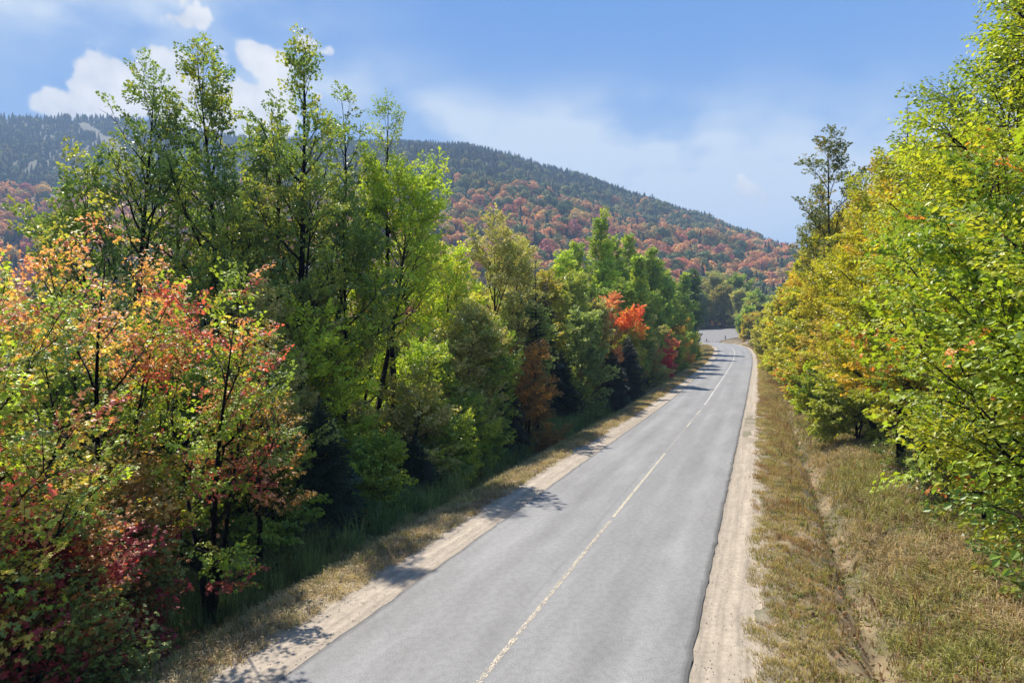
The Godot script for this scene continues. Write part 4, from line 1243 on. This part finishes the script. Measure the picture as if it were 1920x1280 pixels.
func build_far_end() -> void:
	var K := kinds()
	var g := "trees behind the gravel yard"
	var tan := [[Color(0.24, 0.21, 0.05), 0.6], [Color(0.17, 0.19, 0.045), 0.4]]
	var backs := [[-40.0, -272.0, 12.0, GREEN, "green tree at the left end behind the gravel yard"], [-31.0, -278.0, 13.5, OLIVE, "olive rounded tree behind the left of the gravel yard"], [-23.0, -280.0, 13.5, [[Color(0.16, 0.20, 0.05), 1.0]], "broad grey-green tree behind the middle of the gravel yard"], [-14.5, -281.0, 14.5, tan, "large tawny rounded tree behind the gravel yard"], [-6.5, -274.0, 12.5, OLIVE, "olive tree at the right end behind the gravel yard"], [-1.5, -262.0, 12.0, GREEN, "green tree past the right end of the gravel yard"], [-27.0, -294.0, 18.0, tan, "taller tawny tree in the second row behind the yard"], [-9.0, -296.0, 19.0, GREEN, "taller green tree in the second row behind the yard"], [-18.0, -299.0, 20.0, OLIVE, "tallest olive tree in the second row behind the yard"], [-2.6, -240.0, 9.0, tan, "low tawny tree right beside the gravel yard"], [-3.4, -222.0, 8.0, GREEN, "low green tree at the near right corner of the gravel yard"]]
	for i in backs.size():
		var e: Array = backs[i]
		broadleaf("far_tree", e[4], g, on(e[0], e[1]), e[2], K.poplar, 300 + i, {"pal": e[3], "spread": 0.40, "shape": "round", "cb": 0.05, "n1": 34, "n2": 8, "size": 1.7, "step": 0.7, "a0": 85.0})
	broadleaf("roadside_shrub", "small yellow-orange tree right of the gravel yard", g, on(-2.6, -200.0), 9.5, K.shrub, 320, {"pal": GOLD, "leaf": "clump", "size": 1.0, "spread": 0.26})
	conifer("spruce_tree", "small dark spruce right of the gravel yard", g, on(-1.2, -190.0), 9.0, 1.9, 0.04, 321, Color(0.035, 0.055, 0.035))
	conifer("spruce_tree", "slim dark spruce behind the small yellow-orange tree", g, on(0.5, -205.0), 12.0, 1.8, 0.06, 322, Color(0.035, 0.05, 0.035))
	broadleaf("roadside_shrub", "round olive bush at the outer side of the road's bend", g, on(0.5, -178.0), 7.5, K.shrub, 323, {"pal": OLIVE, "leaf": "clump", "size": 1.0, "spread": 0.36})
	broadleaf("roadside_tree", "yellow-green tree just before the outer side of the bend", g, on(1.6, -160.0), 11.0, K.maple, 324, {"pal": GOLD, "pal_top": GOLD, "leaf": "clump", "size": 1.1, "spread": 0.26, "step": 0.5, "cb": 0.06})
	broadleaf("roadside_tree", "rounded yellow tree behind the last one of the right hedge", g, on(2.2, -142.0), 11.5, K.maple, 325, {"pal": [[Color(0.34, 0.33, 0.05), 1.0]], "pal_top": GOLD, "leaf": "clump", "size": 1.1, "spread": 0.26, "step": 0.5, "cb": 0.06})
	var spots := [[-15.9, -224.0, "left one of two small grey posts by the gravel yard"], [-10.2, -222.0, "right one of two small grey posts by the gravel yard"]]
	for e in spots:
		var v := PackedVector3Array(); var n := PackedVector3Array(); var idx := PackedInt32Array()
		tube(PackedVector3Array([Vector3(0, -0.2, 0), Vector3(0, 1.25, 0), Vector3(0, 1.32, 0), Vector3(0, 1.34, 0)]), PackedFloat32Array([0.12, 0.12, 0.10, 0.005]), 8, v, n, idx)
		var p := put("marker_post", mesh_of(v, n, PackedColorArray(), PackedVector2Array(), idx), mats.post)
		p.position = on(e[0], e[1])
		tag(p, e[2], "post", "posts by the gravel yard")

func build_undergrowth() -> void:
	var rng := RandomNumberGenerator.new()
	rng.seed = 606
	for part in 2:
		var buf := PackedFloat32Array()
		for i in (15000 if part == 0 else 5000):
			var z := -4.0 - pow(rng.randf(), 1.6) * 200.0
			var rn := road_near(0.0, z)
			var cx := -rn.x
			var d := (9.6 + pow(rng.randf(), 1.5) * 22.0) if part == 0 else (10.0 + rng.randf() * 10.0)
			var x := cx - d if part == 0 else cx + d
			var far := clampf(-z / 60.0, 0.0, 1.6)
			if part == 0 and wide.get_noise_2d(x * 2.0, z * 2.0) < -0.25 and d < 13.0: continue
			var y := ground_y(x, z)
			var sc := rng.randf_range(0.7, 1.2) * (0.9 + 0.5 * far)
			var a := rng.randf() * TAU
			var tip := rng.randf_range(0.1, 1.2)
			var fx := Vector3(cos(a) * cos(tip), sin(tip), sin(a) * cos(tip))
			var fz := fx.cross(Vector3.UP).normalized()
			var k := rng.randf_range(0.7, 1.3)
			var c := Color(0.17, 0.25, 0.07)
			var q := rng.randf()
			if q < 0.12: c = Color(0.30, 0.26, 0.06)
			elif q < 0.18: c = Color(0.34, 0.15, 0.05)
			elif q < 0.4: c = Color(0.24, 0.31, 0.08)
			push(buf, Basis(fx * sc, fz.cross(fx) * sc, fz * sc), Vector3(x, y + rng.randf() * (0.3 + 1.2 * smoothstep(9.6, 13.0, d)), z), c * k)
		var o := scatter("undergrowth", sprays.aspen[part], buf)
		tag(o, ["shaded green undergrowth along the foot of the left-hand woods", "leafy undergrowth beneath the right-hand trees"][part], "undergrowth", "", "stuff")

func grass_field(called: String, label: String, mesh: Mesh, count: int, sd: int, d_lo: float, d_hi: float, z_far: float, power: float, cols: Array, s_lo: float, s_hi: float, bare: float, sink := 0.02) -> void:
	var rng := RandomNumberGenerator.new()
	rng.seed = sd
	var buf := PackedFloat32Array()
	for i in count:
		var z := -5.0 - pow(rng.randf(), power) * z_far
		var d := rng.randf_range(d_lo, d_hi)
		var cx := -road_near(0.0, z).x
		var x := cx + d
		var q := wide.get_noise_2d(x * 3.0 + 30.0, z * 3.0) + 0.5 * rough.get_noise_2d(x * 12.0, z * 12.0)
		var rim := minf(d - d_lo, d_hi - d)
		if q < bare - 0.35 * smoothstep(0.0, 0.8, rim) + 0.2: continue
		var far := 1.0 + clampf((-z - 15.0) / 90.0, 0.0, 1.4)
		var sc := rng.randf_range(s_lo, s_hi) * far
		var patch := wide.get_noise_2d(x * 1.6 - 70.0, z * 1.6) + 0.4 * rng.randfn() * 0.5
		var c := pick(cols, rng)
		if patch > 0.16: c = cols[0][0] * 1.75
		elif patch < -0.18: c = cols[1][0] * 1.75
		c *= rng.randf_range(0.5, 1.4) / 1.75
		push(buf, Basis(Vector3.UP, rng.randf() * TAU).scaled(Vector3(sc, sc * rng.randf_range(0.7, 1.3), sc)), Vector3(x, ground_y(x, z) - sink, z), c)
	var o := scatter(called, mesh, buf)
	tag(o, label, "grass", "", "stuff")

func build_roadside() -> void:
	var straw := [[Color(0.56, 0.44, 0.24), 0.5], [Color(0.44, 0.31, 0.16), 0.25], [Color(0.40, 0.38, 0.12), 0.25]]
	var bank := [[Color(0.54, 0.42, 0.23), 0.36], [Color(0.38, 0.37, 0.11), 0.26], [Color(0.34, 0.21, 0.11), 0.26], [Color(0.22, 0.27, 0.07), 0.12]]
	var gold := [[Color(0.52, 0.42, 0.18), 0.4], [Color(0.44, 0.29, 0.13), 0.3], [Color(0.38, 0.36, 0.10), 0.3]]
	var lush := [[Color(0.20, 0.31, 0.10), 0.6], [Color(0.28, 0.36, 0.12), 0.4]]
	var flat_ := tuft(901, 18, 0.21, 0.17, 0.007, 0.95)
	var low := tuft(902, 16, 0.15, 0.14, 0.006, 0.5)
	var leafy := tuft(903, 12, 0.10, 0.13, 0.016, 0.9)
	var tall := tuft(904, 18, 1.05, 0.22, 0.010, 0.45)
	grass_field("dry_grass", "flattened straw-coloured grass along the left shoulder", flat_, 13000, 1, -6.9, -4.75, 190.0, 1.9, straw, 0.5, 1.15, -0.35)
	grass_field("verge_grass", "olive and straw grass on the slope of the left ditch", low, 12000, 2, -9.4, -5.9, 190.0, 1.9, [[Color(0.46, 0.37, 0.19), 0.5], [Color(0.28, 0.30, 0.09), 0.3], [Color(0.18, 0.24, 0.07), 0.2]], 0.9, 1.8, -0.5)
	grass_field("tall_grass", "tall dark green grass in the left ditch", tall, 2600, 3, -11.2, -8.6, 60.0, 1.5, lush, 0.6, 1.15, -0.35)
	grass_field("verge_grass", "short golden grass between the right shoulder and the ditch", low, 16000, 4, 4.45, 6.65, 190.0, 1.9, gold, 0.5, 1.2, -0.36)
	grass_field("bank_grass", "brown and olive grass covering the right bank", flat_, 28000, 5, 7.4, 12.5, 150.0, 1.8, bank, 0.5, 1.7, -0.34)
	grass_field("tall_weeds", "scattered taller dry stems on the right bank", tuft(905, 9, 0.42, 0.10, 0.007, 0.5), 2600, 7, 5.6, 12.5, 110.0, 1.7, [[Color(0.46, 0.34, 0.17), 0.4], [Color(0.30, 0.17, 0.08), 0.3], [Color(0.36, 0.36, 0.10), 0.3]], 0.5, 1.5, -0.2)
	grass_field("bank_weeds", "small broad-leaved weeds on the right bank", leafy, 9000, 6, 4.9, 12.5, 110.0, 1.8, [[Color(0.18, 0.22, 0.05), 0.6], [Color(0.34, 0.32, 0.07), 0.4]], 0.6, 1.3, -0.1)
	# fallen leaves
	var v := PackedVector3Array(); var n := PackedVector3Array(); var c := PackedColorArray()
	add_leaf("maple", v, n, c, Vector3(-0.05, 0, 0), Vector3(1, 0, 0), Vector3.UP, 0.10, Color(1, 1, 1), 0.4)
	var leaf := mesh_of(v, n, c)
	leaf.surface_set_material(0, mats.leaf)
	var rng := RandomNumberGenerator.new()
	rng.seed = 909
	for side in 2:
		var buf := PackedFloat32Array()
		for i in (15000 if side == 0 else 3000):
			var z := -5.0 - pow(rng.randf(), 1.8) * 80.0
			var d := 5.0 + 8.0 * pow(rng.randf(), 0.7)
			var x := -4.7 + (d if side == 0 else -d)
			var col := pick([[Color(0.22, 0.12, 0.06), 0.6], [Color(0.30, 0.20, 0.08), 0.3], [Color(0.40, 0.16, 0.05), 0.1]], rng) * (rng.randf_range(0.6, 1.2) / 1.75)
			var b := Basis(Vector3.UP, rng.randf() * TAU) * Basis(Vector3.RIGHT, rng.randfn() * 0.4)
			push(buf, b.scaled(Vector3.ONE * rng.randf_range(0.6, 1.2)), Vector3(x, ground_y(x, z) + 0.03 + 0.05 * rng.randf(), z), col)
		var o := scatter("fallen_leaves", leaf, buf)
		tag(o, ["brown fallen leaves strewn over the right bank", "brown fallen leaves strewn beside the left shoulder"][side], "leaves", "", "stuff")
	# a weathered branch lying on the right bank
	var bv := PackedVector3Array(); var bn := PackedVector3Array(); var bi := PackedInt32Array()
	for e in [[Vector3(2.7, 0, -22.6), Vector3(5.0, 0, -25.4), 0.05], [Vector3(3.5, 0, -23.7), Vector3(5.2, 0, -23.9), 0.028], [Vector3(4.1, 0, -24.3), Vector3(4.3, 0, -26.2), 0.024], [Vector3(3.1, 0, -23.1), Vector3(3.0, 0, -24.6), 0.02], [Vector3(4.5, 0, -24.8), Vector3(6.0, 0, -25.4), 0.02]]:
		var path := PackedVector3Array()
		var rad := PackedFloat32Array()
		for i in 6:
			var t := i / 5.0
			var p: Vector3 = e[0].lerp(e[1], t)
			p += Vector3(sin(t * 7.0 + e[2] * 90.0), 0, cos(t * 5.0)) * 0.07
			p.y = ground_y(p.x, p.z) + 0.10 + 0.05 * sin(t * 6.0)
			path.append(p - Vector3(3.9, 0, -24.0))
			rad.append(e[2] * (1.05 - 0.75 * t))
		tube(path, rad, 6, bv, bn, bi)
	var stick := put("fallen_branch", mesh_of(bv, bn, PackedColorArray(), PackedVector2Array(), bi), mats.bark_grey)
	stick.position = Vector3(3.9, 0, -24.0)
	tag(stick, "weathered grey fallen branch lying on the right bank", "branch")
	# loose stones on both shoulders
	var sv := PackedVector3Array(); var sn := PackedVector3Array(); var sc := PackedColorArray()
	var ring := 6
	for k in ring:
		var a0 := TAU * k / ring
		var a1 := TAU * (k + 1) / ring
		var p0 := Vector3(cos(a0), 0, sin(a0) * 0.8)
		var p1 := Vector3(cos(a1), 0, sin(a1) * 0.8)
		tri(sv, sn, sc, p0, p0 * 0.7 + Vector3(0, 0.5, 0), p1, Color(1, 1, 1))
		tri(sv, sn, sc, p1, p0 * 0.7 + Vector3(0, 0.5, 0), p1 * 0.7 + Vector3(0, 0.5, 0), Color(1, 1, 1))
		tri(sv, sn, sc, p0 * 0.7 + Vector3(0, 0.5, 0), Vector3(0, 0.62, 0), p1 * 0.7 + Vector3(0, 0.5, 0), Color(1, 1, 1))
	var stone := mesh_of(sv, sn, sc)
	stone.surface_set_material(0, mats.stone)
	for side in 2:
		var buf := PackedFloat32Array()
		for i in 4500:
			var z := -7.0 - pow(rng.randf(), 1.6) * 45.0
			var d := 3.5 + 1.7 * pow(rng.randf(), 1.4 if rng.randf() < 0.5 else 0.5)
			var x := -4.7 + (d if side == 0 else -d)
			var s := 0.005 + 0.014 * pow(rng.randf(), 3.0)
			var k := rng.randf_range(0.75, 1.25)
			push(buf, Basis(Vector3.UP, rng.randf() * TAU).scaled(Vector3(s, s, s)), Vector3(x, -0.04 - 0.025 * (d - 3.4), z), Color(0.36, 0.31, 0.25) * k)
		var o := scatter("loose_gravel", stone, buf)
		tag(o, ["loose stones on the right gravel shoulder", "loose stones on the left gravel shoulder"][side], "gravel", "", "stuff")
